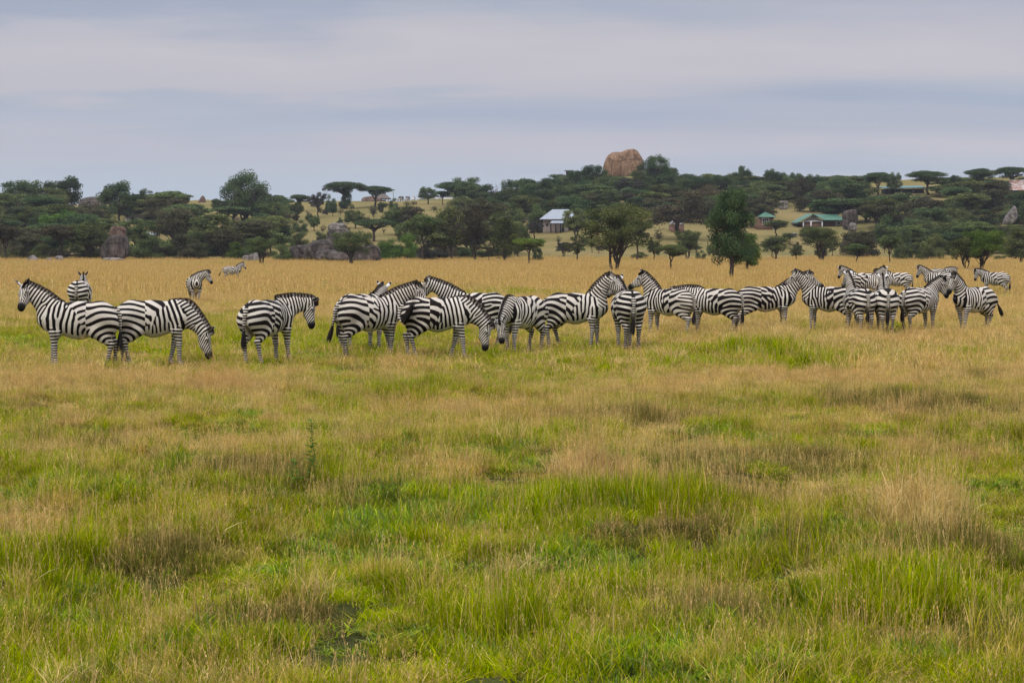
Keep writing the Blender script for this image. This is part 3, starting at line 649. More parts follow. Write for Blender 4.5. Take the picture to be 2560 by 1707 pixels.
# ------------------------------------------------------------------ the herd
# label, px, foot row, heading deg, poll (right, away, up in m), head direction (right, away, up), options
HERD = [
 ('zebra at the far left standing sideways, facing the camera with pricked ears', 192, 922, 188, (-.90, -.1, 1.52), (-.05, -.72, -.72), dict(res=.013, legs=(-.03, .06, .0, -.12), ears=(.75, .4))),
 ('zebra grazing with its muzzle in the grass, second from left in the front row', 392, 915, 10, (.90, .05, .66), (.30, -.05, -.95), dict(res=.013, legs=(-.14, .04, -.05, .07))),
 ('lone zebra seen from behind with dark bushy mane, looking down to the right', 672, 912, 64, (.70, .62, 1.20), (.20, -.12, -.97), dict(res=.013, legs=(.05, .1, 0, .12))),
 ('zebra with both white ears pricked, neck raised behind the curled tail grazer', 928, 896, 32, (.90, .25, 1.44), (.62, -.42, -.66), dict(res=.013, legs=(.1, .0, .05, -.05), ears=(.9, .7), belly=.08, tailpts=[(-.745, 0, 1.10), (-.80, .03, .98), (-.82, .05, .80), (-.84, .08, .66), (-.90, .14, .36)])),
 ('zebra mostly hidden behind its neighbour, head turned away with one round ear showing', 908, 878, 55, (.38, .9, 1.36), (-.2, .85, -.35), dict(ears=(.9, .9))),
 ('zebra grazing mid herd with its black tail curled up over its rump', 1100, 898, 3, (.92, .0, .72), (.06, -.15, -.98), dict(res=.013, legs=(-.16, .1, -.08, .08), tail='curl', belly=.1)),
 ('zebra facing left behind the grazing one, its head pressed against its neighbour', 1188, 870, 172, (-1.0, -.05, 1.48), (-.75, .25, -.55), dict(legs=(0, .05, 0, .1))),
 ('smaller zebra lowering its head towards the camera beside the middle group', 1303, 884, 234, (-.38, -.66, .82), (.06, -.40, -.91), dict(res=.014, scale=.98, legs=(.05, -.05, 0, .1), foal=True)),
 ('zebra facing right with its chin over the rump of a neighbour seen from behind', 1443, 871, -14, (.66, -.2, 1.56), (.78, -.25, -.52), dict(res=.014, legs=(.05, -.05, .12, -.06), ears=(.5, .4))),
 ('zebra seen squarely from behind with straight hanging tail, neck bent left', 1568, 873, 96, (-.14, .95, 1.50), (-.45, .7, -.5), dict(res=.014, scale=1.06, legs=(0, .0, .03, -.03), belly=.15)),
 ('zebra facing left with raised head nuzzling the one seen squarely from behind', 1668, 842, 146, (-.58, .3, 1.56), (-.78, -.12, -.50), dict(legs=(.05, -.05, -.08, .1))),
 ('zebra turned away left with its lowered head hidden and thick brown tail', 1782, 840, 160, (-.80, .3, 1.12), (-.6, .5, -.6), dict(legs=(0, .05, .05, 0), belly=.1)),
 ('long bodied zebra facing right with head high against another head', 1918, 829, 3, (.98, .05, 1.55), (.80, -.12, -.50), dict(legs=(.0, .02, .0, -.12), stretch=1.13, ears=(.3, .3))),
 ('zebra facing left whose dark muzzle lies across the withers of the long bodied one', 2068, 829, 163, (-.82, .1, 1.58), (-.80, .02, -.52), dict(legs=(.05, -.05, .0, .1), ears=(.3, .3))),
 ('zebra seen from behind with brown mane between its ears, left of two rumps', 2145, 838, 98, (-.12, .8, 1.58), (-.1, .85, -.45), dict(legs=(0, 0, .02, -.05), belly=.2, ears=(.6, .6))),
 ('zebra seen from behind, right of two rumps, its head partly turned aside', 2212, 838, 84, (.10, .8, 1.50), (.15, .85, -.45), dict(legs=(0, .1, -.02, .03), belly=.2, ears=(.9, .9))),
 ('zebra seen from behind at an angle, its head bowed behind a nuzzling companion', 2300, 834, 42, (.62, .5, 1.38), (.40, -.25, -.88), dict(legs=(.05, .0, .02, -.05), belly=.1)),
 ('zebra at the right end of the front row facing left, tail swung out', 2432, 832, 212, (-.62, -.42, 1.52), (-.45, -.35, -.80), dict(legs=(.05, -.1, .12, -.08), tail='out', ears=(.5, .5))),
 ('zebra facing left with lowered muzzle at the left end of the back row', 2152, 746, 174, (-.98, .0, 1.50), (-.35, -.12, -.92), dict(res=.02)),
 ('zebra in the back row with white ears turned to face the camera', 2165, 757, -22, (.76, -.3, 1.56), (.10, -.6, -.78), dict(res=.02, ears=(.7, .7))),
 ('zebra showing only hindquarters behind the back row one facing the camera', 2240, 744, 168, (-.9, .1, 1.30), (-.6, -.1, -.8), dict(res=.02)),
 ('zebra in the back row facing left, standing behind the nuzzling pair at the right', 2345, 744, 166, (-.92, .1, 1.52), (-.35, -.05, -.93), dict(res=.02)),
 ('zebra farthest back in the right hand group, only its striped back showing', 2352, 718, 8, (.92, .2, 1.20), (.6, .1, -.8), dict(res=.026)),
 ('zebra standing alone at the far right with drooping head, facing left', 2485, 741, 158, (-.86, .1, 1.30), (-.22, -.12, -.95), dict(res=.02, ears=(.8, .6), belly=.1)),
 ('zebra above the first one seen from behind, only rump and dark ears showing', 203, 804, 94, (-.12, .8, 1.32), (-.1, .8, -.5), dict(res=.018, scale=1.06, ears=(.75, .75), dark_ears=True)),
 ('zebra standing front on in tall grass at left, head turned right', 487, 763, -72, (.56, -.45, 1.36), (.52, -.12, -.82), dict(res=.018, legs=(.03, -.03, 0, .1))),
 ('tiny distant zebra walking right across the tawny plain at the left', 582, 704, 14, (.82, .1, 1.48), (.55, -.25, -.75), dict(res=.026, tail='out', legs=(.1, -.1, .15, -.1))),
]
ZFOOT = []
for i, (lab, px, foot, hdg, poll, hw, kw) in enumerate(HERD):
    g = ground(px, foot); ZFOOT.append((i, g[0], g[1]))
    if NOZ: continue
    z = build_zebra(lab, (g[0], g[1], g[2] - 0.015), R(hdg), poll, hw, seed=i * 3 + 1, group='zebras of the herd', **kw)
if not NOG: build_grass()
# ------------------------------------------------------------------ trees
def leaf_mat(name, cols, rough=0.6, trans=0.25):
    m, t, b = new_mat(name)
    r = attr(t, 'r').outputs['Fac']; oi = nd(t, 'ShaderNodeObjectInfo')
    c = ramp(t, r, [(i / (len(cols) - 1), q) for i, q in enumerate(cols)])
    hs = nd(t, 'ShaderNodeHueSaturation'); lk(t, c, hs.inputs['Color'])
    v = nd(t, 'ShaderNodeMapRange'); lk(t, oi.outputs['Random'], v.inputs[0]); v.inputs[3].default_value = .72; v.inputs[4].default_value = 1.25; lk(t, v.outputs[0], hs.inputs['Value'])
    m1 = nd(t, 'ShaderNodeMath', operation='MULTIPLY'); lk(t, oi.outputs['Random'], m1.inputs[0]); m1.inputs[1].default_value = 7.31
    m2 = nd(t, 'ShaderNodeMath', operation='FRACT'); lk(t, m1.outputs[0], m2.inputs[0])
    h = nd(t, 'ShaderNodeMapRange'); lk(t, m2.outputs[0], h.inputs[0]); h.inputs[3].default_value = .468; h.inputs[4].default_value = .508; lk(t, h.outputs[0], hs.inputs['Hue'])
    o = [n for n in t.nodes if n.type == 'OUTPUT_MATERIAL'][0]; t.nodes.remove(b)
    d = nd(t, 'ShaderNodeBsdfDiffuse'); tr = nd(t, 'ShaderNodeBsdfTranslucent'); mx = nd(t, 'ShaderNodeMixShader'); mx.inputs[0].default_value = trans
    lk(t, hs.outputs[0], d.inputs[0]); lk(t, hs.outputs[0], tr.inputs[0]); lk(t, d.outputs[0], mx.inputs[1]); lk(t, tr.outputs[0], mx.inputs[2]); lk(t, mx.outputs[0], o.inputs[0])
    return m
LEAF = {'herb': leaf_mat('weed_leaves', [(.10, .19, .03), (.15, .26, .045), (.22, .32, .07)]),
        'dark': leaf_mat('foliage_dark', [(.032, .056, .027), (.064, .102, .042), (.115, .160, .060)]),
        'mid': leaf_mat('foliage_olive', [(.044, .062, .024), (.092, .120, .042), (.160, .198, .064)]),
        'bright': leaf_mat('foliage_bright', [(.042, .085, .016), (.085, .155, .028), (.14, .22, .042)]),
        'brown': leaf_mat('foliage_brown', [(.046, .046, .026), (.080, .078, .040), (.12, .115, .056)]),
        'grey': leaf_mat('foliage_grey', [(.038, .036, .030), (.060, .058, .046), (.09, .09, .07)])}
def bark_mat():
    m, t, b = new_mat('bark'); p = nd(t, 'ShaderNodeTexCoord').outputs['Object']
    c = ramp(t, noise(t, 14, 4, .7, p), [(.3, (.030, .022, .017)), (.7, (.085, .062, .046))]); lk(t, c, b.inputs['Base Color']); b.inputs['Roughness'].default_value = .95
    bump(t, b, noise(t, 40, 3, .7, p), .5, .02); return m
BARK = bark_mat()
def tube(V, Fc, pts, rad, n=6):
    pts = np.array(pts, float); k0 = len(V)
    for i, p in enumerate(pts):
        d = unit(pts[min(i + 1, len(pts) - 1)] - pts[max(i - 1, 0)]); a = unit(np.cross(d, (0.31, 0.95, 0.1))); b = np.cross(d, a)
        for j in range(n):
            th = 6.2832 * j / n; V.append(p + (a * math.cos(th) + b * math.sin(th)) * rad[i])
    for i in range(len(pts) - 1):
        for j in range(n):
            a = k0 + i * n + j; b = k0 + i * n + (j + 1) % n; Fc.append((a, b, b + n, a + n))
def limb(rs, V, Fc, a, b, ra, rb, wig=.05, n=5, segs=5):
    a = np.array(a, float); b = np.array(b, float); L = np.linalg.norm(b - a)
    ts = np.linspace(0, 1, segs); P = [a + (b - a) * t + rs.normal(size=3) * wig * L * math.sin(math.pi * t) for t in ts]
    tube(V, Fc, P, [ra + (rb - ra) * t for t in ts], n); return P
def make_tree(kind, leaf, seed, nleaf=9000, ls=.016):
    """unit tree: height 1, crown half width 0.5; returns mesh pair (trunk, crown)"""
    rs = np.random.RandomState(seed); V, Fc = [], []; cl = []   # clumps: centre, radius(3), density
    if kind == 'umbrella':
        th = rs.uniform(.30, .42); nf = rs.randint(2, 4)
        for q in range(26):
            a = rs.rand() * 6.283; r = .40 * math.sqrt(rs.rand()); zc = .86 - .25 * r * r / .16 * .5 + rs.uniform(-.03, .03) 
            cl.append(((r * math.cos(a), r * math.sin(a), zc), (.15, .15, rs.uniform(.045, .075))))
        for q in range(14):
            a = rs.rand() * 6.283; r = rs.uniform(.08, .36); cl.append(((r * math.cos(a), r * math.sin(a), rs.uniform(.56, .76)), (.11, .11, .05)))
        p0 = limb(rs, V, Fc, (0, 0, -.03), (rs.uniform(-.04, .04), 0, th), .034, .024, .04)
        subs = [limb(rs, V, Fc, p0[-1], (math.cos(a) * .14, math.sin(a) * .14, .62), .02, .012, .06) for a in np.linspace(0, 6.28, nf + 2)[:-1] + rs.rand()]
        for c, r in cl:
            s = subs[rs.randint(len(subs))][rs.randint(2, 5)]; limb(rs, V, Fc, s, np.array(c) - (0, 0, r[2] * .3), .009, .003, .06, 4, 4)
    elif kind == 'fan':      # multi stemmed thorn acacia, wedge shaped
        for q in range(58):
            a = rs.rand() * 6.283; r = .41 * math.sqrt(rs.rand()); zc = rs.uniform(.42, .90) - .75 * r * r + .25 * r
            if r < .12: zc = rs.uniform(.6, .92)
            cl.append(((r * math.cos(a), r * math.sin(a), zc), (.12, .12, .07)))
        stems = [limb(rs, V, Fc, (rs.uniform(-.02, .02), rs.uniform(-.02, .02), -.03), (math.cos(a) * .13, math.sin(a) * .13, .48), .022, .012, .05) for a in np.linspace(0, 6.28, 5)[:-1] + rs.rand()]
        for c, r in cl: s = stems[rs.randint(len(stems))][rs.randint(2, 5)]; limb(rs, V, Fc, s, c, .008, .003, .06, 4, 4)
    elif kind in ('round', 'broad'):
        bz = .20 if kind == 'round' else .12
        for q in range(44 if kind == 'broad' else 36):
            d = unit(rs.normal(size=3)); rr = rs.uniform(.45, 1) ** .6
            c = np.array([d[0] * .40, d[1] * .40, d[2] * (1 - bz) * .42]) * rr + (0, 0, bz + (1 - bz) * .5)
            q_ = rs.uniform(.08, .15); cl.append((c, (q_, q_, q_ * .8)))
        p0 = limb(rs, V, Fc, (0, 0, -.03), (rs.uniform(-.03, .03), 0, bz), .040, .028, .04)
        subs = [limb(rs, V, Fc, p0[-1], (math.cos(a) * .18, math.sin(a) * .18, bz + (1 - bz) * .45), .022, .012, .06) for a in np.linspace(0, 6.28, 6)[:-1]]
        for c, r in cl: s = subs[rs.randint(len(subs))][rs.randint(1, 5)]; limb(rs, V, Fc, s, c, .008, .003, .06, 4, 4)
    elif kind == 'bush':
        for q in range(24):
            a = rs.rand() * 6.283; r = .40 * math.sqrt(rs.rand()); zc = rs.uniform(.12, .86) * (1 - .55 * (r / .4) ** 2.5); cl.append(((r * math.cos(a), r * math.sin(a), zc), (.14, .14, .13)))
        for q in range(7):
            a = rs.rand() * 6.283; limb(rs, V, Fc, (0, 0, -.05), (math.cos(a) * .28, math.sin(a) * .28, .55), .014, .005, .06)
    elif kind == 'column':
        for q in range(84):
            a = rs.rand() * 6.283; t = rs.uniform(.22, 1.0); w_ = .42 * math.sin(math.pi * min(1, (t * .78 + .14))) ** .5; r = w_ * math.sqrt(rs.rand()); cl.append(((r * math.cos(a), r * math.sin(a), min(t, .94)), (.13, .13, .075)))
        p0 = limb(rs, V, Fc, (0, 0, -.03), (.02, 0, .35), .045, .034, .02, 8); p1 = limb(rs, V, Fc, p0[-1], (0, 0, .8), .034, .012, .03)
        for c, r in cl: s = (list(p0[3:]) + list(p1))[rs.randint(6)]; limb(rs, V, Fc, s, c, .010, .003, .05, 4, 4)
    elif kind in ('thorn', 'dead', 'sapling'):
        p0 = limb(rs, V, Fc, (0, 0, -.03), (rs.uniform(-.05, .05), 0, .30), .032, .024, .05)
        tips = []
        for q in range(7):
            a = q * .9 + rs.rand(); e = (math.cos(a) * rs.uniform(.18, .3), math.sin(a) * rs.uniform(.18, .3), rs.uniform(.5, .8)); P = limb(rs, V, Fc, p0[-1], e, .018, .009, .09)
            for u in range(6):
                s = P[rs.randint(1, 5)]; e2 = s + unit(rs.normal(size=3) * (1, 1, .7) + (0, 0, .5)) * rs.uniform(.14, .28); e2[2] = min(e2[2], .97); P2 = limb(rs, V, Fc, s, e2, .007, .003, .1, 4)
                for v in range(5 if kind != 'sapling' else 2): s3 = P2[rs.randint(1, 5)]; e3 = s3 + unit(rs.normal(size=3) + (0, 0, .3)) * rs.uniform(.05, .12); limb(rs, V, Fc, s3, e3, .003, .0015, .1, 3, 3)
                tips.append(e2)
        if kind != 'dead': cl = [((t[0], t[1], t[2]), (.10, .10, .05)) for t in tips]
        nleaf = {'thorn': int(nleaf * .5), 'sapling': int(nleaf * .12), 'dead': 0}[kind]
    tm = (np.array(V), np.array(Fc))
    L = None
    if nleaf:
        cc = np.array([c for c, r in cl]); rr = np.array([r for c, r in cl]); vol = rr.prod(1) ** .6; vol /= vol.sum()
        w = rs.choice(len(cl), nleaf, p=vol); d = rs.normal(size=(nleaf, 3)); d /= np.linalg.norm(d, axis=1)[:, None]; rad = rs.rand(nleaf) ** .5 * 1.18
        C = cc[w] + d * rad[:, None] * rr[w]; C[:, 2] = np.maximum(C[:, 2], .02)
        nrm = d * .6 + rs.normal(size=(nleaf, 3)) * .7 + (0, 0, .4); nrm /= np.linalg.norm(nrm, axis=1)[:, None]
        a = np.cross(nrm, rs.normal(size=(nleaf, 3))); a /= np.linalg.norm(a, axis=1)[:, None]; b = np.cross(nrm, a)
        s = ls * rs.uniform(.6, 1.5, nleaf)[:, None]
        Vv = np.stack([C - a * s - b * s * .15, C + b * s * .55, C + a * s + b * s * .1, C - b * s * .6], 1).reshape(-1, 3)
        Ff = np.arange(nleaf * 4).reshape(-1, 4)
        clr = rs.rand(len(cl)); r_ = np.clip(clr[w] * .85 + rs.normal(size=nleaf) * .22 + .08, 0, 1)
        L = (Vv, Ff, np.repeat(r_, 4))
    return tm, L
_cache = {}
def tree_proto(kind, leaf, var, hi=False):
    key = (kind, leaf, var, hi)
    if key not in _cache:
        tm, L = make_tree(kind, leaf, hash_seed(key), (24000 if kind == 'column' else 13500) if hi else 8000, .0125 if hi else .0195)
        def me(name, V, Fc, mat, sm, at=None):
            o = mesh_obj(name, V, Fc, mat, None, sm, at, link=False); m = o.data; bpy.data.objects.remove(o); return m
        _cache[key] = (me('trunk', tm[0], tm[1], BARK, True), me('crown', L[0], L[1], LEAF[leaf], False, {'r': ('FLOAT', L[2])}) if L else None)
    return _cache[key]
def hash_seed(k): return sum(ord(c) * (i + 7) for i, c in enumerate(str(k))) % 100000
_tn = [0]
NAMES = {'umbrella': 'acacia_tree', 'fan': 'acacia_tree', 'round': 'leafy_tree', 'broad': 'broadleaf_tree', 'bush': 'bush', 'column': 'leafy_tree', 'thorn': 'thorn_tree', 'dead': 'dead_tree', 'sapling': 'bare_sapling'}
CATS = {'umbrella': 'acacia tree', 'fan': 'acacia tree', 'round': 'tree', 'broad': 'tree', 'bush': 'bush', 'column': 'tree', 'thorn': 'thorn tree', 'dead': 'dead tree', 'sapling': 'sapling'}
def tree(kind, leaf, px, top, base, width, label, group=None, Y=None, hi=False, var=None, tmat=None):
    _tn[0] += 1; rs = np.random.RandomState(_tn[0])
    g = ground(px, base) if Y is None else at_row(px, Y)
    gz = g[2]; Yd = g[1]
    zt = CAM_H + (HORIZON - top) / F * Yd
    h = max(zt - gz, 1.2); wd = width / F * Yd
    t, c = tree_proto(kind, leaf, rs.randint(3) if var is None else var, hi)
    root = empty(NAMES[kind], (g[0], g[1], gz - .05), rs.rand() * 6.28); root.scale = (wd, wd, h * 1.02)
    tag(root, label, CATS[kind], group)
    o = bpy.data.objects.new('trunk', t); COL.objects.link(o); o.parent = root
    if c: o = bpy.data.objects.new('crown' if kind != 'bush' else 'foliage', c); COL.objects.link(o); o.parent = root
    return root
T = [
 # left skyline and thicket
 ('fan', 'dark', 55, 448, 545, 112, 'open spreading tree on the skyline, leftmost of the skyline trees', {}),
 ('round', 'dark', 160, 438, 540, 112, 'open leafy tree on the skyline with sky showing through its lower branches', {}),
 ('broad', 'dark', 298, 452, 560, 104, 'dense dark tree on the skyline above the tall standing rock', {}),
 ('thorn', 'dark', 368, 472, 545, 66, 'lacy small tree on the skyline to the right of the dense dark one', {}),
 ('bush', 'dark', 450, 474, 545, 66, 'dark skyline bush with bare twigs sticking out, left of the reddish rock', {}),
 ('dead', 'grey', 432, 464, 545, 34, 'bare dead twigs rising from the skyline bush', {}),
 ('umbrella', 'dark', 105, 484, 570, 110, 'dark domed acacia below the two open skyline trees', {}),
 ('umbrella', 'mid', 140, 506, 590, 120, 'wide olive acacia in the middle of the left thicket', {}),
 ('round', 'bright', 160, 522, 605, 130, 'fresh green crown in the middle of the left thicket', {}),
 ('umbrella', 'brown', 68, 586, 650, 78, 'low brownish flat crown at the plain edge, above the two little pale rocks', {}),
 ('umbrella', 'brown', 152, 556, 651, 100, 'brown crowned acacia with a straight trunk left of the standing rock', {}),
 ('fan', 'mid', 222, 556, 650, 115, 'yellow green acacia leaning against the tall standing rock', {}),
 ('umbrella', 'brown', 14, 556, 653, 90, 'brown crowned tree with several trunks at the left edge', {}),
 ('bush', 'mid', 103, 600, 652, 60, 'round olive bush behind the little pale rocks', {}),
 ('bush', 'mid', 372, 582, 651, 90, 'olive bush to the right of the tall standing rock', {}),
 ('fan', 'mid', 345, 545, 640, 100, 'dense acacia below the cream hut in the left thicket', {}),
 ('fan', 'brown', 440, 520, 630, 130, 'large brown green acacia in the left centre thicket', {}),
 ('umbrella', 'dark', 470, 505, 590, 120, 'dark flat crown under the reddish skyline rock', {}),
 ('round', 'mid', 545, 530, 640, 150, 'broad olive crown left of the pointed tan rock', {}),
 ('broad', 'dark', 615, 427, 562, 152, 'biggest dark broadleaf tree on the left skyline', dict(hi=True)),
 ('umbrella', 'brown', 640, 545, 645, 130, 'brownish acacia mass below the big broadleaf tree', {}),
 ('bush', 'bright', 588, 600, 652, 50, 'small yellow green bush at the plain edge near the white rock', {}),
 ('fan', 'mid', 655, 590, 664, 78, 'lone acacia with a leaning stem at the edge of the plain, left of centre', dict(hi=True)),
 ('bush', 'brown', 480, 600, 652, 90, 'brownish bush at the foot of the left centre thicket', {}),
 ('fan', 'brown', 560, 575, 650, 110, 'brown green acacia near the low grey slab of rock', {}),
 # central slope
 ('umbrella', 'dark', 695, 486, 530, 40, 'tiny umbrella tree on the crest right of the big broadleaf tree', {}),
 ('umbrella', 'dark', 748, 484, 530, 52, 'small dark umbrella tree on the crest between two others', {}),
 ('thorn', 'grey', 795, 470, 545, 62, 'grey lacy thorn tree on the crest left of the big umbrella acacia', {}),
 ('bush', 'dark', 828, 480, 532, 34, 'narrow dark bush on the crest beside the grey thorn tree', {}),
 ('umbrella', 'dark', 862, 450, 522, 112, 'big domed umbrella acacia on the skyline, left of the open shelter', dict(hi=True)),
 ('bush', 'dark', 866, 470, 522, 44, 'dense bush under the big domed umbrella acacia', {}),
 ('umbrella', 'dark', 938, 462, 518, 92, 'flat umbrella acacia beside the open shelter on the crest', dict(hi=True)),
 ('round', 'mid', 742, 506, 552, 40, 'small olive tree on the tawny slope, upper left', {}),
 ('bush', 'dark', 748, 546, 580, 46, 'low dark bush on the tawny slope', {}),
 ('round', 'dark', 688, 512, 545, 26, 'little dark tree on the slope right of the broadleaf tree', {}),
 ('thorn', 'brown', 715, 530, 570, 40, 'bare brown thorn shrub on the slope', {}),
 ('round', 'mid', 786, 540, 578, 34, 'small round tree on the slope above the boulders', {}),
 ('round', 'dark', 832, 506, 540, 26, 'dark little round tree below the big umbrella acacia', {}),
 ('bush', 'dark', 851, 540, 562, 22, 'tiny dark bush right above the white capped boulder', {}),
 ('round', 'mid', 888, 522, 572, 58, 'olive tree on the slope right of the white capped boulder', {}),
 ('sapling', 'grey', 934, 512, 548, 28, 'thin bare sapling on the slope below the shelter', {}),
 ('round', 'mid', 985, 520, 560, 52, 'pale olive tree on the slope below the parked vehicles', {}),
 ('umbrella', 'dark', 958, 506, 532, 34, 'little umbrella tree on the slope near the shelter', {}),
 ('bush', 'dark', 984, 494, 524, 26, 'round bush just left of the parked vehicles', {}),
 ('umbrella', 'dark', 936, 544, 604, 112, 'dark wide umbrella acacia in the middle of the slope', dict(hi=True)),
 ('thorn', 'brown', 1000, 540, 585, 50, 'brown twiggy tree right of the dark wide umbrella acacia', {}),
 ('bush', 'mid', 745, 568, 615, 60, 'green bush above the grey boulder mass', {}),
 ('bush', 'mid', 800, 574, 610, 40, 'small green bush wedged beside the white capped boulder', {}),
 ('bush', 'mid', 715, 600, 655, 70, 'dark green bush at the plain edge left of the grey boulder mass', {}),
 ('fan', 'mid', 878, 574, 664, 108, 'many stemmed acacia at the plain edge in front of the boulders', dict(hi=True)),
 ('bush', 'bright', 970, 588, 652, 74, 'bright green bush at the plain edge, left one of two', {}),
 ('bush', 'bright', 1015, 580, 652, 72, 'bright green bush at the plain edge, right one of two', {}),
 ('umbrella', 'mid', 1058, 528, 655, 92, 'slender acacia with a single dark trunk right of the bright bushes', {}),
 ('round', 'mid', 1128, 508, 650, 84, 'tall green tree between the slender acacia and the forked one', {}),
 ('bush', 'grey', 1085, 615, 654, 90, 'grey twiggy undergrowth at the foot of the central trees', {}),
 ('thorn', 'brown', 1188, 500, 655, 140, 'large fork trunked thorn tree in the centre', dict(hi=True)),
 ('sapling', 'grey', 1222, 600, 656, 36, 'small bare sapling between the forked tree and the dense dark one', {}),
 ('column', 'mid', 1262, 545, 656, 80, 'dense dark tree tapering to its base, right of the bare sapling', {}),
 ('umbrella', 'brown', 1215, 500, 600, 130, 'brown flat crown behind the forked thorn tree', {}),
 ('umbrella', 'bright', 1322, 588, 664, 84, 'small bright green umbrella acacia at the plain edge', dict(hi=True)),
 ('bush', 'dark', 1342, 610, 655, 34, 'slim dark bush beside the small bright umbrella acacia', {}),
 ('umbrella', 'dark', 1142, 451, 512, 122, 'widest flat umbrella acacia on the skyline, right of the vehicles', dict(hi=True)),
 ('round', 'dark', 1070, 466, 510, 54, 'round dark tree on the skyline behind the parked vehicles', {}),
 ('umbrella', 'dark', 1106, 476, 512, 40, 'low small umbrella tree tucked under the widest one', {}),
 ('dead', 'grey', 1234, 448, 520, 40, 'leafless antler like tree on the skyline', {}),
 ('bush', 'dark', 1268, 446, 520, 48, 'skyline bush right of the leafless tree', {}),
 ('bush', 'dark', 1312, 440, 520, 56, 'higher skyline bush right of the leafless tree', {}),
 # kopje
 ('bush', 'dark', 1362, 440, 500, 60, 'dark rounded bush low on the left shoulder of the rocky hill', {}),
 ('bush', 'dark', 1440, 416, 480, 66, 'bushy clump halfway up the left shoulder of the rocky hill', {}),
 ('bush', 'dark', 1480, 401, 470, 68, 'bush hugging the left side of the giant boulder', {}),
 ('round', 'dark', 1642, 388, 462, 92, 'leafy tree at the right side of the giant boulder', dict(hi=True)),
 ('bush', 'dark', 1600, 424, 480, 80, 'dark bush below right of the giant boulder', {}),
 ('bush', 'dark', 1668, 428, 490, 70, 'dark bush sloping down the right side of the rocky hill', {}),
 ('thorn', 'grey', 1570, 446, 500, 120, 'purplish grey leafless thicket under the giant boulder', {}),
 ('bush', 'dark', 1520, 438, 500, 90, 'dark green bush under the left half of the giant boulder', {}),
 ('bush', 'dark', 1400, 455, 520, 90, 'dense bush on the lower left flank of the rocky hill', {}),
 ('umbrella', 'dark', 1748, 440, 510, 110, 'flat umbrella acacia on the skyline right of the rocky hill', dict(hi=True)),
 ('bush', 'dark', 1450, 480, 560, 110, 'large dark bush above the metal roofed house', {}),
 ('bush', 'mid', 1350, 500, 580, 80, 'olive bush left of the metal roofed house', {}),
 ('thorn', 'grey', 1335, 545, 600, 60, 'grey thorn shrub at the left corner of the metal roofed house', {}),
 ('fan', 'mid', 1440, 520, 600, 70, 'acacia growing in front of the metal roofed house', {}),
 ('fan', 'mid', 1540, 508, 682, 186, 'large green acacia standing on the plain right of centre', dict(hi=True, var=1)),
 ('thorn', 'mid', 1443, 585, 656, 68, 'sparse feathery tree left of the large green acacia', {}),
 ('umbrella', 'mid', 1592, 540, 655, 90, 'grey forked trunk tree partly behind the large green acacia', {}),
 ('thorn', 'mid', 1636, 596, 654, 60, 'thin open tree right of the large green acacia', {}),
 ('umbrella', 'mid', 1678, 606, 678, 82, 'small umbrella acacia standing forward on the plain', dict(hi=True)),
 ('thorn', 'brown', 1700, 462, 600, 230, 'huge bare brown thorn tree behind the hut gable', dict(hi=True)),
 ('thorn', 'brown', 1880, 478, 568, 150, 'brown twiggy canopy behind the brick hut', {}),
 ('fan', 'mid', 1720, 575, 652, 66, 'open olive tree below the hut gable', {}),
 ('bush', 'dark', 1751, 620, 654, 32, 'small blue green shrub left of the tall dense tree', {}),
 ('column', 'dark', 1828, 480, 700, 134, 'tallest dense dark tree standing on the plain right of centre', dict(hi=True, var=2)),
 ('column', 'bright', 1868, 585, 680, 70, 'leafy second tree just behind the tallest dense tree', {}),
 ('bush', 'dark', 1500, 410, 458, 60, 'bush squeezed against the lower left of the giant boulder', {}),
 ('bush', 'dark', 1455, 420, 466, 84, 'wide dark bush on the left shoulder, between the boulder and the flat platform', {}),
 ('bush', 'dark', 1622, 402, 456, 80, 'dark bush squeezed against the lower right of the giant boulder', {}),
 ('bush', 'dark', 1672, 418, 468, 84, 'wide dark bush at the end of the right shoulder of the rocky hill', {}),
 ('bush', 'mid', 1560, 436, 474, 120, 'olive bush directly below the middle of the giant boulder', {}),
 # right
 ('round', 'dark', 1858, 413, 480, 52, 'small crowned broadleaf tree sticking up above the right skyline', {}),
 ('bush', 'dark', 1850, 440, 500, 70, 'dark bush at the foot of the small crowned broadleaf tree', {}),
 ('round', 'dark', 1935, 422, 490, 66, 'ragged dark skyline tree with a small top tuft', {}),
 ('round', 'dark', 1985, 432, 492, 60, 'ragged skyline tree with gaps of sky, beside the tufted one', {}),
 ('round', 'dark', 2035, 434, 495, 60, 'dark skyline tree right of the ragged pair', {}),
 ('umbrella', 'dark', 2100, 443, 500, 60, 'low flat umbrella tree on the right skyline', {}),
 ('umbrella', 'dark', 2195, 429, 490, 80, 'airy umbrella tree left of the long teal roof', {}),
 ('round', 'dark', 2236, 429, 490, 44, 'compact round tree above the long teal roof', {}),
 ('umbrella', 'dark', 2318, 424, 488, 112, 'big rounded umbrella acacia on the skyline above the right end of the teal roof', dict(hi=True)),
 ('bush', 'dark', 2385, 428, 490, 60, 'dark bush between the two big skyline umbrellas', {}),
 ('umbrella', 'dark', 2450, 418, 486, 92, 'flat skyline umbrella left of the rusty roof', dict(hi=True)),
 ('umbrella', 'dark', 2530, 414, 480, 96, 'dark skyline umbrella above the rusty roof at the right edge', dict(hi=True)),
 ('umbrella', 'mid', 1940, 548, 593, 70, 'dark small acacia beside the brick hut', {}),
 ('bush', 'mid', 2030, 560, 595, 80, 'low bush in front of the long green roofed house', {}),
 ('fan', 'mid', 1938, 590, 652, 70, 'grey green open acacia on the plain edge below the brick hut', {}),
 ('thorn', 'mid', 1992, 606, 654, 62, 'sparse shrub tree between the brick hut and the green roofed house', {}),
 ('fan', 'mid', 2055, 566, 656, 110, 'broad green acacia with thin trunks in front of the green roofed house', dict(hi=True)),
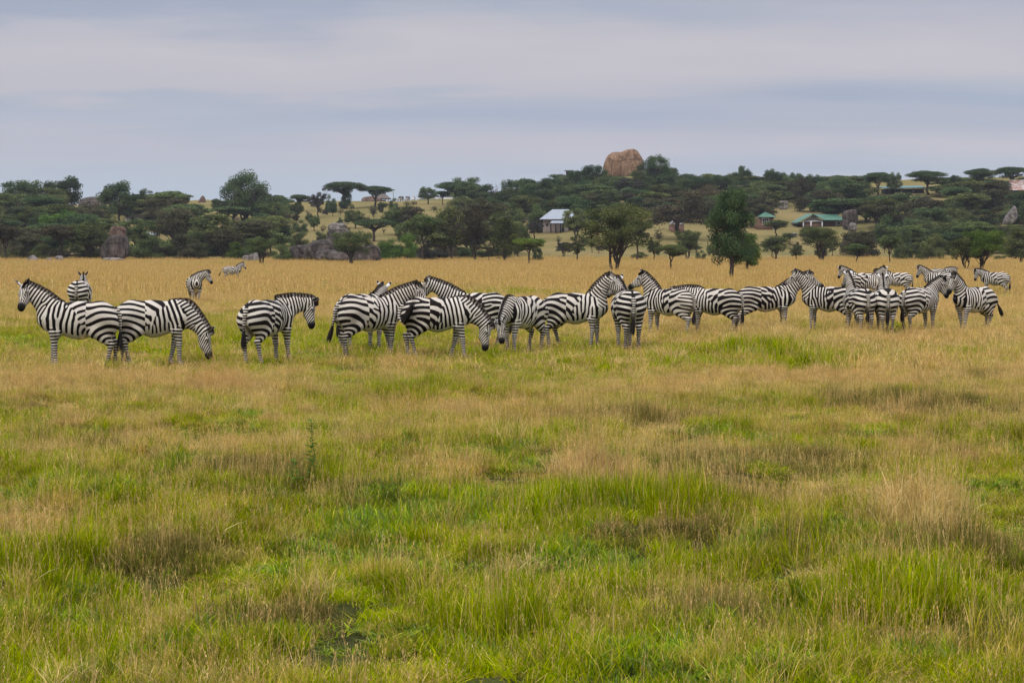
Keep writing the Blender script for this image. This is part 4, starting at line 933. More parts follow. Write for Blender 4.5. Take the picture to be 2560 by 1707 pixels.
 ('bush', 'bright', 2148, 572, 612, 54, 'vivid green small tree right of the green roofed house', {}),
 ('umbrella', 'mid', 2142, 605, 662, 62, 'small acacia with a slanted trunk, left of the back row zebras', {}),
 ('umbrella', 'mid', 2224, 582, 662, 62, 'dark acacia with a curved trunk above the back row zebras', {}),
 ('bush', 'dark', 2260, 570, 652, 60, 'tall grey green thicket right of the curved trunk acacia', {}),
 ('bush', 'mid', 2335, 575, 653, 90, 'dense olive thicket at the plain edge on the right', {}),
 ('fan', 'mid', 2412, 590, 680, 80, 'thin trunked acacia left of the wide crowned one at the right', {}),
 ('fan', 'bright', 2456, 572, 680, 122, 'wide crowned green acacia standing forward at the right', dict(hi=True, var=0)),
 ('column', 'mid', 2552, 570, 662, 96, 'dark tree cut by the right edge of the plain', {}),
 ('bush', 'dark', 2500, 636, 654, 40, 'low dark bush between the wide crowned acacia and the edge tree', {}),
 ('thorn', 'mid', 2290, 600, 655, 50, 'thin trunked tree in the dry gap of the right thicket', {}),
]
LM = [('the tall standing rock', 286, 610), ('the cream hut', 332, 545), ('the blue tin roof', 372, 586), ('the biggest broadleaf tree', 615, 480), ('the reddish skyline rock', 503, 505), ('the pointed tan rock', 593, 555),
      ('the two open skyline trees', 110, 480), ('the three little pale rocks', 110, 646), ('the white capped boulder', 843, 568), ('the big grey boulder mass', 815, 625), ('the parked vehicles', 1048, 505), ('the forked thorn tree', 1188, 580),
      ('the metal roofed house', 1390, 560), ('the giant boulder', 1556, 410), ('the gabled hut', 1695, 562), ('the large green acacia', 1540, 600), ('the tallest dense tree', 1828, 590), ('the brick hut', 1914, 555),
      ('the green roofed house', 2055, 550), ('the round pale stone', 2136, 515), ('the long teal roof', 2262, 468), ('the white leaning rock', 2524, 540), ('the rusty roof', 2545, 465), ('the wide crowned acacia', 2456, 620), ('the vivid green tree', 2148, 590)]
KW = {'umbrella': 'flat crowned acacia', 'fan': 'spreading acacia', 'round': 'round tree', 'bush': 'bush', 'column': 'tall tree', 'thorn': 'twiggy thorn tree', 'sapling': 'bare sapling'}
LW = {'dark': 'dark green', 'mid': 'olive', 'brown': 'brownish', 'grey': 'grey', 'bright': 'fresh green'}
FILLED = []
def fill():
    rs = np.random.RandomState(11)
    B5 = ['umbrella', 'fan', 'round', 'fan', 'bush', 'round', 'bush']
    regs = [  # x0,x1, base rows, height px, width px, kinds, leaves, count, group
     (-60, 560, 518, 545, (26, 44), (60, 110), B5, ['dark', 'mid', 'dark'], 40, 'acacias of the left thicket'),
     (-60, 690, 540, 600, (48, 78), (80, 140), B5, ['dark', 'mid', 'brown', 'mid', 'dark'], 80, 'acacias of the left thicket'),
     (-60, 690, 600, 650, (48, 84), (80, 140), B5, ['dark', 'mid', 'brown', 'mid', 'dark'], 56, 'acacias of the left thicket'),
     (-60, 1300, 636, 652, (14, 34), (40, 90), ['bush'], ['mid', 'dark', 'brown'], 30, 'low bushes along the plain edge'),
     (1130, 1480, 492, 575, (38, 60), (70, 120), ['bush', 'umbrella', 'bush', 'round'], ['dark', 'mid', 'dark'], 40, 'trees left of the rocky hill'),
     (1380, 1740, 452, 500, (26, 44), (60, 110), ['bush'], ['dark', 'mid', 'dark', 'dark'], 40, 'bushes on the rocky hill'),
     (1480, 1760, 500, 560, (34, 52), (60, 110), ['bush', 'umbrella', 'round'], ['dark', 'mid', 'brown'], 24, 'bushes on the rocky hill'),
     (1740, 2640, 470, 500, (24, 40), (80, 140), B5, ['dark', 'mid', 'dark', 'mid'], 96, 'acacias of the right woodland'),
     (1760, 2640, 500, 565, (44, 70), (80, 150), B5, ['dark', 'mid', 'dark', 'brown'], 80, 'acacias of the right woodland'),
     (2120, 2640, 565, 650, (50, 80), (70, 120), ['fan', 'umbrella', 'bush', 'bush'], ['mid', 'dark', 'brown'], 44, 'acacias at the right plain edge'),
     (690, 1130, 515, 590, (14, 28), (14, 34), ['bush', 'round', 'sapling'], ['mid', 'brown', 'grey'], 26, 'shrubs on the middle slope'),
     (1300, 2240, 600, 652, (22, 46), (24, 50), ['sapling', 'thorn', 'bush', 'fan'], ['grey', 'mid', 'brown', 'mid'], 26, 'shrubs on the grassy rise'),
     (980, 1300, 560, 650, (60, 90), (60, 110), ['umbrella', 'thorn', 'round', 'bush'], ['mid', 'brown', 'mid'], 26, 'trees of the central stand')]
    holes = ((1345, 1428, 578, 520), (1680, 1712, 580, 548), (1890, 1942, 575, 528), (1995, 2112, 566, 530), (250, 326, 655, 566), (578, 610, 572, 540), (2500, 2545, 560, 518), (2118, 2150, 560, 504), (2205, 2315, 474, 460),
             (740, 955, 660, 600), (940, 1052, 654, 578), (1292, 1360, 664, 588), (640, 690, 664, 592), (812, 872, 606, 556), (60, 160, 656, 638), (485, 520, 520, 492), (205, 272, 515, 494), (2528, 2562, 478, 450), (1755, 1812, 480, 456), (1505, 1606, 440, 375), (310, 350, 552, 534), (352, 392, 592, 578), (1948, 1970, 520, 502), (930, 1120, 511, 480))
    for x0, x1, b0, b1, hr, wr, ks, ls_, n, grp in regs:
        for i in range(n):
            px = x0 + (x1 - x0) * ((i * .6180339 + b0 * .37) % 1) + rs.uniform(-12, 12); base = rs.uniform(b0, b1)
            hh = rs.uniform(*hr); ww = rs.uniform(*wr); k = ks[rs.randint(len(ks))]; l = ls_[rs.randint(len(ls_))]
            if any(px + ww * .45 > hx0 and px - ww * .45 < hx1 and base > hb - 2 and base - hh < ht + .72 * (hb - ht) for hx0, hx1, hb, ht in holes): continue
            FILLED.append([k, l, px, base - hh, base, ww, grp])
    groups = {}
    cnt = {}
    for f in FILLED:
        k, l, px, top, base, ww, grp = f; cy = (top + base) / 2
        nm, lx, ly = min(LM, key=lambda q: (q[1] - px) ** 2 + 2.2 * (q[2] - cy) ** 2); dx, dy = px - lx, cy - ly
        far = 'far ' if abs(dx) > 70 else ''
        rel = (far + ('left of' if dx < 0 else 'right of')) if abs(dx) > abs(dy) * 1.3 else ('above' if dy < 0 else 'below')
        size = 'large ' if ww > 112 else ('small ' if ww < 66 else ''); f.append(f"{size}{LW[l]} {KW[k]} {rel} {nm}"); groups.setdefault(f[-1], []).append(f)
    ordw = ['lowest', 'second lowest', 'third lowest', 'fourth lowest', 'fifth lowest', 'sixth lowest', 'seventh lowest', 'eighth lowest'] + ['row %d up' % q for q in range(9, 60)]
    nums = {2: 'two', 3: 'three', 4: 'four', 5: 'five', 6: 'six', 7: 'seven', 8: 'eight'}
    for lab, fs in groups.items():
        fs.sort(key=lambda f: -f[4])
        for j, f in enumerate(fs):
            tail = '' if len(fs) == 1 else ', ' + (ordw[j] if j < len(fs) - 1 else 'highest') + ' of ' + str(nums.get(len(fs), len(fs)))
            tree(f[0], f[1], f[2], f[3], f[4], f[5], f[7] + tail, f[6])
if not NOT:
    for k, l, px, top, base, wd, lab, kw in T: tree(k, l, px, top, base, wd, lab, **kw)
    fill()
# ------------------------------------------------------------------ rocks
def rock_mat(name, lo, hi, streak=0.5):
    m, t, b = new_mat(name); p = nd(t, 'ShaderNodeTexCoord').outputs['Object']
    mp = nd(t, 'ShaderNodeMapping'); lk(t, p, mp.inputs[0]); mp.inputs['Scale'].default_value = (1.6, 1.6, .35)
    c = ramp(t, noise(t, 0.35, 5, .65, p), [(.35, lo), (.65, hi)])
    st = ramp(t, noise(t, 1.1, 4, .7, mp.outputs[0]), [(.42, (.30, .28, .27)), (.60, (1.1, 1.1, 1.1))])
    c = mixc(t, streak, c, st, 'MULTIPLY'); lk(t, c, b.inputs['Base Color']); b.inputs['Roughness'].default_value = .95
    vo = nd(t, 'ShaderNodeTexVoronoi', feature='DISTANCE_TO_EDGE'); lk(t, p, vo.inputs['Vector']); vo.inputs['Scale'].default_value = .16
    cr_ = ramp(t, vo.outputs['Distance'], [(0.0, (.25, .22, .2)), (0.035, (1, 1, 1))]); c = mixc(t, .7, c, cr_, 'MULTIPLY'); lk(t, c, b.inputs['Base Color'])
    bump(t, b, noise(t, .9, 6, .75, p), 1.0, 1.2); return m
RK = {'tan': rock_mat('rock_tan', (.26, .15, .085), (.46, .29, .175), .45), 'grey': rock_mat('rock_grey', (.085, .070, .060), (.24, .195, .165), .75),
      'pale': rock_mat('rock_pale', (.22, .19, .165), (.44, .40, .36), .6), 'rust': rock_mat('rock_rust', (.16, .10, .075), (.30, .20, .15), .4)}
def rock(mat, px0, px1, top, base, label, seed=0, cat='boulder', prof=None, Y=None, depth=.8, rough=.12, pw=3.2, topp=None):
    px = (px0 + px1) / 2; g = ground(px, base) if Y is None else at_row(px, Y); Yd = g[1]
    W = (px1 - px0) / F * Yd / 2; zb = CAM_H + (HORIZON - base) / F * Yd; H = (base - top) / F * Yd
    rs = np.random.RandomState(seed + 50); nu, nv = 88, 52; V = []
    ks = [(rs.normal(size=3) * f, rs.rand() * 6.28, a) for f, a in ((1.2, 1), (2.2, .6), (3.6, .4), (6, .22), (11, .13), (20, .09), (34, .06)) for _ in range(2)]
    for j in range(nv + 1):
        ph = math.pi * j / nv
        for i in range(nu):
            th = 6.28318 * i / nu; d = np.array([math.sin(ph) * math.cos(th), math.sin(ph) * math.sin(th), math.cos(ph)])
            q = d / (np.abs(d) ** pw).sum() ** (1 / pw)   # squarish block
            r = 1 + rough * sum(a * math.sin(k @ d + f) for k, f, a in ks) * .55
            p = q * r
            z = (p[2] * .5 + .5); x = p[0]
            if prof is not None:   # outline scaling by height
                hz = min(max(z, 0), 1); lo_, hi_ = np.interp(hz, prof[0], prof[1]), np.interp(hz, prof[0], prof[2]); x = (lo_ + hi_) / 2 + x * (hi_ - lo_) / 2
            if topp is not None: z *= np.interp(x, topp[0], topp[1])
            V.append((x * W, p[1] * W * depth, z * H * 1.0 - .02 * H))
    Fc = [(j * nu + i, (j + 1) * nu + i, (j + 1) * nu + (i + 1) % nu, j * nu + (i + 1) % nu) for j in range(nv) for i in range(nu)]
    o = mesh_obj('boulder', V, np.array(Fc), RK[mat], None, True); o.location = (g[0], g[1], zb)
    return tag(o, label, cat)
if not NOB:
    rock('tan', 1508, 1604, 375, 450, 'giant tan boulder crowning the rocky hill', 1, 'boulder', ([0, .25, .6, .85, 1], [-.72, -.98, -1.0, -.92, -.85], [.86, .97, 1.0, .98, .9]), Y=585, rough=.07, pw=4.2, topp=([-1, -.8, -.55, -.1, .2, .5, .75, 1], [.74, .86, .88, .88, .98, 1.03, .99, .80]))
    rock('grey', 252, 322, 586, 652, 'tall dark standing rock at the edge of the plain, its lower block', 2, 'boulder', ([0, .5, 1], [-1, -.92, -.35], [.95, 1, .95]), Y=300, pw=4, rough=.08)
    rock('rust', 279, 316, 567, 602, 'small tan block balanced on top of the tall dark standing rock', 3, Y=300.5, rough=.08, pw=4)
    rock('grey', 205, 272, 494, 530, 'domed grey rock on the skyline under the dense dark tree', 4, Y=560, pw=2.2)
    rock('pale', 65, 98, 637, 656, 'pointed pale rock at the plain edge, largest of three at the left', 5, prof=([0, .5, 1], [-1, -.7, -.2], [1, .7, .25]))
    rock('pale', 116, 131, 645, 656, 'smallest pale rock of three at the left plain edge', 6)
    rock('pale', 137, 158, 640, 656, 'grey rounded rock, rightmost of three at the left plain edge', 7)
    rock('pale', 256, 306, 644, 657, 'low pale slab at the foot of the tall standing rock', 8)
    rock('rust', 488, 518, 491, 530, 'jagged reddish rock on the left skyline', 9, Y=560, prof=([0, .5, 1], [-1, -.6, .1], [1, .95, .7]))
    rock('rust', 580, 607, 541, 580, 'pointed tan rock among the bushes below the big broadleaf tree', 10, prof=([0, .5, 1], [-1, -.7, -.3], [1, .7, .3]))
    rock('grey', 536, 578, 611, 632, 'long low grey slab of rock above the plain edge', 11)
    rock('pale', 622, 648, 631, 656, 'white rounded rock beside the lone leaning acacia', 12)
    rock('pale', 606, 624, 638, 656, 'little tan rock left of the white rounded one', 13)
    rock('grey', 728, 800, 612, 655, 'grey boulder at the left of the large boulder mass', 14)
    rock('grey', 766, 850, 598, 656, 'biggest grey block of the large boulder mass', 15)
    rock('grey', 786, 880, 624, 657, 'front low block of the large boulder mass', 16)
    rock('grey', 815, 872, 570, 606, 'brown boulder carrying a white cap above the boulder mass', 17)
    rock('pale', 820, 866, 557, 578, 'white capped boulder perched on the brown one', 18, Y=None)
    rock('grey', 890, 954, 610, 657, 'rounded grey mound right of the many stemmed acacia', 19)
    rock('tan', 1755, 1812, 457, 500, 'tan domed rock on the skyline behind the huge bare thorn tree', 20, Y=560, pw=2.3)
    rock('pale', 2124, 2148, 504, 532, 'round pale stone balanced above the green roofed house', 21)
    rock('grey', 2108, 2142, 526, 575, 'grey pillar of rock at the right end of the green roofed house', 22)
    rock('pale', 2122, 2142, 557, 578, 'leaning pale rock right of the green roofed house', 23)
    rock('pale', 1948, 1970, 502, 524, 'slanted pale rock between the two green roofs', 24)
    rock('pale', 2505, 2542, 518, 562, 'steep white leaning rock near the right edge', 25, prof=([0, .5, 1], [-1, -.5, .3], [.4, 1, .8]))
    rock('pale', 190, 212, 520, 540, 'small tan rock inside the left thicket', 26)
    rock('pale', 1412, 1428, 475, 500, 'little white rock above the metal roofed house', 27)
    rock('pale', 1968, 1994, 583, 592, 'flat pale rock in the grass below the green roofed house', 28)
    rock('rust', 905, 955, 490, 518, 'reddish rock behind the flat umbrella acacia by the shelter', 29, Y=590, pw=2.2)
# ------------------------------------------------------------------ buildings and vehicles
def flat_mat(name, c, rough=.7, n=.15, sc=3.0, metal=0):
    m, t, b = new_mat(name); p = nd(t, 'ShaderNodeTexCoord').outputs['Object']
    col = mixc(t, noise(t, sc, 4, .6, p), tuple(x * (1 - n * 1.6) for x in c), tuple(min(1, x * (1 + n)) for x in c))
    lk(t, col, b.inputs['Base Color']); b.inputs['Roughness'].default_value = rough; b.inputs['Metallic'].default_value = metal; return m
def brick_mat():
    m, t, b = new_mat('brick_wall'); p = nd(t, 'ShaderNodeTexCoord').outputs['Object']
    mp = nd(t, 'ShaderNodeMapping'); lk(t, p, mp.inputs[0]); mp.inputs['Rotation'].default_value = (R(90), 0, 0)
    br = nd(t, 'ShaderNodeTexBrick'); lk(t, mp.outputs[0], br.inputs[0]); br.inputs['Scale'].default_value = 1.6
    br.inputs['Color1'].default_value = (.15, .07, .045, 1); br.inputs['Color2'].default_value = (.20, .10, .065, 1); br.inputs['Mortar'].default_value = (.25, .2, .16, 1)
    lk(t, br.outputs[0], b.inputs['Base Color']); return m
def corr_mat(name, c, rust=None):
    m, t, b = new_mat(name); p = nd(t, 'ShaderNodeTexCoord').outputs['Object']; s = nd(t, 'ShaderNodeSeparateXYZ'); lk(t, p, s.inputs[0])
    col = mixc(t, noise(t, 1.5, 4, .6, p), tuple(x * .8 for x in c), tuple(min(1, x * 1.1) for x in c))
    if rust: col = mixc(t, ramp(t, noise(t, .8, 4, .7, p), [(.42, (0, 0, 0)), (.55, (1, 1, 1))]), col, rust)
    lk(t, col, b.inputs['Base Color']); b.inputs['Roughness'].default_value = .5
    wv = nd(t, 'ShaderNodeMath', operation='SINE'); ml = nd(t, 'ShaderNodeMath', operation='MULTIPLY'); lk(t, s.outputs['X'], ml.inputs[0]); ml.inputs[1].default_value = 14; lk(t, ml.outputs[0], wv.inputs[0]); bump(t, b, wv.outputs[0], .5, .05); return m
def boxm(x0, x1, y0, y1, z0, z1):
    return [(x0, y0, z0), (x1, y0, z0), (x1, y1, z0), (x0, y1, z0), (x0, y0, z1), (x1, y0, z1), (x1, y1, z1), (x0, y1, z1)], [(0, 3, 2, 1), (4, 5, 6, 7), (0, 1, 5, 4), (1, 2, 6, 5), (2, 3, 7, 6), (3, 0, 4, 7)]
def box(name, b, mat, parent):
    V, Fc = boxm(*b); return mesh_obj(name, V, np.array(Fc), mat, parent)
def boxes(name, bs, mat, parent):
    V, Fc = [], []
    for b in bs: v, f = boxm(*b); k = len(V); V += v; Fc += [tuple(q + k for q in g) for g in f]
    return mesh_obj(name, V, np.array(Fc), mat, parent)
def gable(name, x0, x1, y0, y1, z0, z1, mat, parent, axis='x', th=.12, hip=0.0):
    """pitched roof of two slabs with thickness; axis = ridge direction"""
    if axis == 'x':
        ym = (y0 + y1) / 2; a = [(x0, y0, z0), (x1, y0, z0), (x1 - hip, ym, z1), (x0 + hip, ym, z1), (x1, y1, z0), (x0, y1, z0)]
    else:
        xm = (x0 + x1) / 2; a = [(x1, y0, z0), (x1, y1, z0), (xm, y1 - hip, z1), (xm, y0 + hip, z1), (x0, y1, z0), (x0, y0, z0)]
    V = a + [(p[0], p[1], p[2] - th) for p in a]
    Fc = [(0, 1, 2, 3), (3, 2, 4, 5), (6, 9, 8, 7), (9, 11, 10, 8), (0, 6, 7, 1), (5, 4, 10, 11)]
    V2 = [tuple(map(float, v)) for v in V]; Fc += [(0, 3, 9, 6), (3, 5, 11, 9), (1, 7, 8, 2), (2, 8, 10, 4)]
    if hip: Fc += [(0, 5, 3), (1, 2, 4)]
    return mesh_obj(name, V2, Fc, mat, parent)
def pyr(name, x0, x1, y0, y1, z0, z1, mat, parent):
    c = ((x0 + x1) / 2, (y0 + y1) / 2, z1); V = [(x0, y0, z0), (x1, y0, z0), (x1, y1, z0), (x0, y1, z0), c]
    return mesh_obj(name, V, [(0, 1, 4), (1, 2, 4), (2, 3, 4), (3, 0, 4), (0, 3, 2, 1)], mat, parent)
def prism(name, x0, x1, y0, y1, z0, z1, mat, parent):   # gable wall triangle facing -y, with depth
    xm = (x0 + x1) / 2; V = [(x0, y0, z0), (x1, y0, z0), (xm, y0, z1), (x0, y1, z0), (x1, y1, z0), (xm, y1, z1)]
    return mesh_obj(name, V, [(0, 1, 2), (5, 4, 3), (0, 3, 4, 1), (1, 4, 5, 2), (2, 5, 3, 0)], mat, parent)
def frame(px, base, Y=None):
    g = ground(px, base) if Y is None else at_row(px, Y)
    if Y is not None: g = np.array([g[0], g[1], CAM_H + (HORIZON - base) / F * Y])
    return g, g[1] / F      # metres per photo pixel there
if not NOB:
    M = {'metal': corr_mat('roof_metal', (.29, .32, .345)), 'green': corr_mat('roof_green', (.085, .19, .13)), 'teal': corr_mat('roof_teal', (.05, .17, .17)), 'rust': corr_mat('roof_rusty', (.50, .46, .44), (.30, .15, .10)),
         'pinkwall': flat_mat('wall_pale', (.56, .47, .42)), 'brick': brick_mat(), 'white': flat_mat('white_paint', (.72, .71, .68)), 'cream': flat_mat('wall_cream', (.45, .42, .36)), 'greywall': flat_mat('gable_grey', (.20, .185, .18)),
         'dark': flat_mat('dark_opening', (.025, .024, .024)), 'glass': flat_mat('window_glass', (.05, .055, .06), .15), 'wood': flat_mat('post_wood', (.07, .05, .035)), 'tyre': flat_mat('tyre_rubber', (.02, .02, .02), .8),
         'thatch': flat_mat('thatch', (.13, .11, .09), .95), 'carpaint': flat_mat('vehicle_sand_paint', (.40, .38, .33), .35, .05), 'carwhite': flat_mat('vehicle_white_paint', (.62, .62, .60), .35, .05), 'canvas': flat_mat('canvas', (.20, .20, .15))}
    # metal roofed house
    g, u = frame(1390, 579); r = empty('metal_roofed_house', g); tag(r, 'pale walled house with shining metal roof and porch left of the large acacia', 'house')
    box('wall', (-32 * u, 30 * u, -2, 8, -.5, 30 * u), M['pinkwall'], r)
    box('window', (-26 * u, -20 * u, -2.06, -2.0, 13 * u, 19 * u), M['glass'], r)
    box('door', (14 * u, 20 * u, -2.06, -2.0, -.2, 20 * u), M['dark'], r)
    gable('roof', -42 * u, 66 * u, -3.6, 11, 30 * u, 56 * u, M['metal'], r, 'x', .12, 34 * u)
    pr_ = mesh_obj('porch_roof', [(-16 * u, -5.4, 20 * u), (20 * u, -5.4, 20 * u), (14 * u, -2, 31 * u), (-8 * u, -2, 31 * u), (-16 * u, -5.4, 20 * u - .12), (20 * u, -5.4, 20 * u - .12), (14 * u, -2, 31 * u - .12), (-8 * u, -2, 31 * u - .12)],
                   [(0, 1, 2, 3), (7, 6, 5, 4), (0, 4, 5, 1), (1, 5, 6, 2), (3, 2, 6, 7), (0, 3, 7, 4)], M['metal'], r)
    for xx in (-14, -2, 10): box('porch_post', (xx * u - .14, xx * u + .14, -5.2, -4.9, -.4, 20 * u), M['dark'], r)
    # hut gable behind trees
    g, u = frame(1695, 582); r = empty('gabled_hut', g); tag(r, 'small brown hut with a grey gable and white band under the bare thorn tree', 'hut')
    box('wall', (-16 * u, 15 * u, 0, 7, -.5, 20 * u), M['brick'], r); box('white_band', (-16 * u, 15.2 * u, -.12, 0, 20 * u, 24 * u), M['white'], r)
    prism('gable', -16 * u, 15 * u, 0, .3, 24 * u, 35 * u, M['greywall'], r); gable('roof', -18 * u, 17 * u, -.6, 7.5, 22.5 * u, 36.6 * u, M['greywall'], r, 'y')
    # brick hut with hip roof
    g, u = frame(1914, 575); r = empty('brick_hut', g); tag(r, 'small brick hut with a pointed green roof and a white barred window', 'hut')
    box('wall', (-22 * u, 20 * u, 0, 6.5, -.5, 32 * u), M['brick'], r); pyr('roof', -19 * u, 26 * u, -1.2, 7.6, 31.5 * u, 46 * u, M['green'], r)
    f = boxes('window', [(-9 * u, 8 * u, -.12, -.04, 13 * u, 28.5 * u)], M['glass'], r)
    boxes('frame', [(-9.5 * u, 8.5 * u, -.22, -.12, 12 * u, 13.6 * u), (-12 * u, 8.5 * u, -.22, -.12, 28 * u, 29.8 * u), (-9.5 * u, -8 * u, -.2, -.12, 13.6 * u, 28 * u), (7 * u, 8.5 * u, -.2, -.12, 13.6 * u, 28 * u),
                    (-3.6 * u, -3 * u, -.18, -.12, 13.6 * u, 28 * u), (1.6 * u, 2.2 * u, -.18, -.12, 13.6 * u, 28 * u), (-8 * u, 7 * u, -.17, -.12, 20.6 * u, 21.2 * u)], M['white'], f)
    box('door_frame', (17 * u, 18.4 * u, -.15, 0, 2 * u, 26 * u), M['white'], r)
    # long house
    g, u = frame(2055, 568); r = empty('green_roofed_house', g); tag(r, 'long brown house with a bright green roof and a grey gable with white posts', 'house')
    gx0, gx1 = -50 * u, 2 * u
    box('wall', (gx0 + 3 * u, gx1 - 1 * u, .3, 9, -.6, 13 * u), M['brick'], r); box('side_wall', (gx1 - .9 * u, 53 * u, 1.5, 9, -.6, 17 * u), M['brick'], r)
    prism('gable', gx0 + 2 * u, gx1, .1, .6, 15 * u, 29 * u, M['greywall'], r); box('white_band', (gx0 + 3 * u, gx1, -.1, .1, 13 * u, 15 * u), M['white'], r)
    for xx in (-47, -28, 0): box('post', (xx * u - .12, xx * u + .16, -.3, -.1, -.4, 13.2 * u), M['white'], r)
    box('awning', (-66 * u, gx0 + 2 * u, .2, 6, 8 * u, 9.2 * u), M['greywall'], r)
    V = [(gx0 - 13 * u, -.8, 11 * u), (-24 * u, -.8, 32.5 * u), (4 * u, -.8, 17.5 * u), (58 * u, -.8, 17.5 * u), (54 * u, 9, 35 * u), (-24 * u, 9, 35 * u), (gx0 - 13 * u, 9, 13 * u)]
    V = V + [(a, b, c - .15) for a, b, c in V]
    mesh_obj('roof', V, [(1, 2, 3, 4, 5), (0, 1, 5, 6), (12, 11, 10, 9, 8), (13, 12, 8, 7), (0, 7, 8, 1), (1, 8, 9, 2), (2, 9, 10, 3), (3, 10, 11, 4), (4, 11, 12, 5), (5, 12, 13, 6), (6, 13, 7, 0)], M['green'], r)
    f = box('window', (41 * u, 48 * u, 1.42, 1.48, 6 * u, 13.5 * u), M['glass'], r)
    boxes('frame', [(40.4 * u, 48.6 * u, 1.34, 1.42, 5 * u, 6.2 * u), (40.4 * u, 48.6 * u, 1.34, 1.42, 13.2 * u, 14.2 * u), (40.4 * u, 41.4 * u, 1.34, 1.42, 6.2 * u, 13.2 * u), (47.6 * u, 48.6 * u, 1.34, 1.42, 6.2 * u, 13.2 * u)], M['white'], f)
    box('door', (37 * u, 39 * u, 1.38, 1.46, -.4, 14 * u), M['white'], r)
    # teal roof building
    g, u = frame(2262, 484); r = empty('teal_roofed_lodge', g); tag(r, 'long low lodge with a teal roof half hidden in trees on the right skyline', 'lodge')
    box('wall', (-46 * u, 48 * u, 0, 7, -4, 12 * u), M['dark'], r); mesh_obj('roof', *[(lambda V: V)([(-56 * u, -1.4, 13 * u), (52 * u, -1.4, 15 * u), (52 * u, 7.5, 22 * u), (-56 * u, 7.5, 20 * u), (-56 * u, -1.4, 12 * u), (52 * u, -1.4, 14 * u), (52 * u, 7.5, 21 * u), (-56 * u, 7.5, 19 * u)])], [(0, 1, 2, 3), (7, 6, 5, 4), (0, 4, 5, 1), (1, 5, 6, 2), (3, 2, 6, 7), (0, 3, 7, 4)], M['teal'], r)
    for xx in (-40, -10, 20, 45): box('post', (xx * u - .15, xx * u + .15, -1.2, -.9, -3, 13 * u), M['wood'], r)
    # rusty roof
    g, u = frame(2560, 482); r = empty('rusty_roofed_building', g); tag(r, 'building with a rusty pink corrugated roof at the right edge', 'building')
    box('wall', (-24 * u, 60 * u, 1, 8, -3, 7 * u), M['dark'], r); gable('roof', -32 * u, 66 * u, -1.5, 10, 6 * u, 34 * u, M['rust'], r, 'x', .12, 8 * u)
    # thatched shelter and viewing deck on the crest
    g, u = frame(958, 509, 600); r = empty('thatched_shelter', g); tag(r, 'open sided shelter with a grey pitched roof on the crest left of the vehicles', 'shelter')
    gable('roof', -20 * u, 19 * u, -2.5, 4.5, 12 * u, 24 * u, M['thatch'], r, 'x', .2, 13 * u)
    for xx in (-12, -2, 8, 15): box('post', (xx * u - .1, xx * u + .1, -1.8, -1.6, -1.2, 12 * u), M['wood'], r)
    box('back_wall', (-16 * u, 5 * u, 2.5, 3.2, -1.2, 9 * u), M['pinkwall'], r)
    g, u = frame(970, 509, 606); r = empty('lean_to_roof', g); tag(r, 'tilted flat canopy on thin poles rising above the open shelter', 'canopy')
    mesh_obj('canopy', [(-20 * u, -2, 30 * u), (17 * u, -2, 34.5 * u), (17 * u, 4, 35.5 * u), (-20 * u, 4, 31 * u), (-20 * u, -2, 28.4 * u), (17 * u, -2, 32.9 * u), (17 * u, 4, 33.9 * u), (-20 * u, 4, 29.4 * u)], [(0, 1, 2, 3), (7, 6, 5, 4), (0, 4, 5, 1), (1, 5, 6, 2), (3, 2, 6, 7), (0, 3, 7, 4)], M['greywall'], r)
    for xx, hh in ((-4, 31), (15, 33)): box('pole', (xx * u - .07, xx * u + .07, -1.8, -1.66, -1.5, hh * u), M['wood'], r)
    # cream hut and small blue roof in left thicket
    g, u = frame(332, 556); r = empty('cream_hut', g); tag(r, 'cream walled hut glimpsed between trees in the left thicket', 'hut')
    box('wall', (-20 * u, 20 * u, 0, 5, -2, 17 * u), M['cream'], r); box('roof', (-23 * u, 40 * u, -1.2, 6, 17 * u, 19 * u), M['thatch'], r); box('window', (-4 * u, 4 * u, -.1, -.02, 5 * u, 12 * u), M['glass'], r)
    g, u = frame(372, 594); r = empty('blue_roofed_shed', g); tag(r, 'small shed with a pale blue tin roof in the left thicket', 'shed')
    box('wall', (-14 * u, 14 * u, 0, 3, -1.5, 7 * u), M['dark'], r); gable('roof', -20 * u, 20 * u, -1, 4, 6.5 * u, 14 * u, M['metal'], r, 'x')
    # white tank building at the crest and small grey sheds
    g, u = frame(1121, 509, 606); r = empty('white_block', g); tag(r, 'plain white block building right of the parked vehicles', 'building')
    box('wall', (-9 * u, 10 * u, 0, 3, -1, 17 * u), M['white'], r); box('roof', (-10 * u, 11 * u, -.3, 3.3, 17 * u, 18.2 * u), M['greywall'], r)
    g, u = frame(2205, 594); r = empty('grey_shed', g); tag(r, 'small grey shed wall showing between acacias at the right', 'shed')
    box('wall', (-11 * u, 11 * u, 0, 3, -.5, 13 * u), M['cream'], r); gable('roof', -13 * u, 13 * u, -.4, 3.4, 12.5 * u, 17 * u, M['greywall'], r, 'x')
    # dark ledge left of the giant boulder
    g, u = frame(1422, 446, 590); r = empty('hilltop_platform', g); tag(r, 'dark flat roofed platform on the left shoulder of the rocky hill', 'platform')
    box('roof', (-11 * u, 12 * u, -1, 3, 17 * u, 19 * u), M['greywall'], r); box('wall', (-7 * u, 9 * u, 0, 2.5, 0, 17 * u), M['wood'], r)
    # vehicles
    def wheel(x, y, parent):
        V, Fc = [], []; n = 14
        for s in (-.12, .12):
            for i in range(n): V.append((x + .36 * math.cos(6.283 * i / n), y + s, .36 + .36 * math.sin(6.283 * i / n)))
        Fc = [(i, (i + 1) % n, n + (i + 1) % n, n + i) for i in range(n)] + [tuple(range(n))[::-1], tuple(range(n, 2 * n))]
        w_ = mesh_obj('wheel', V, Fc, M['tyre'], parent)
        return w_
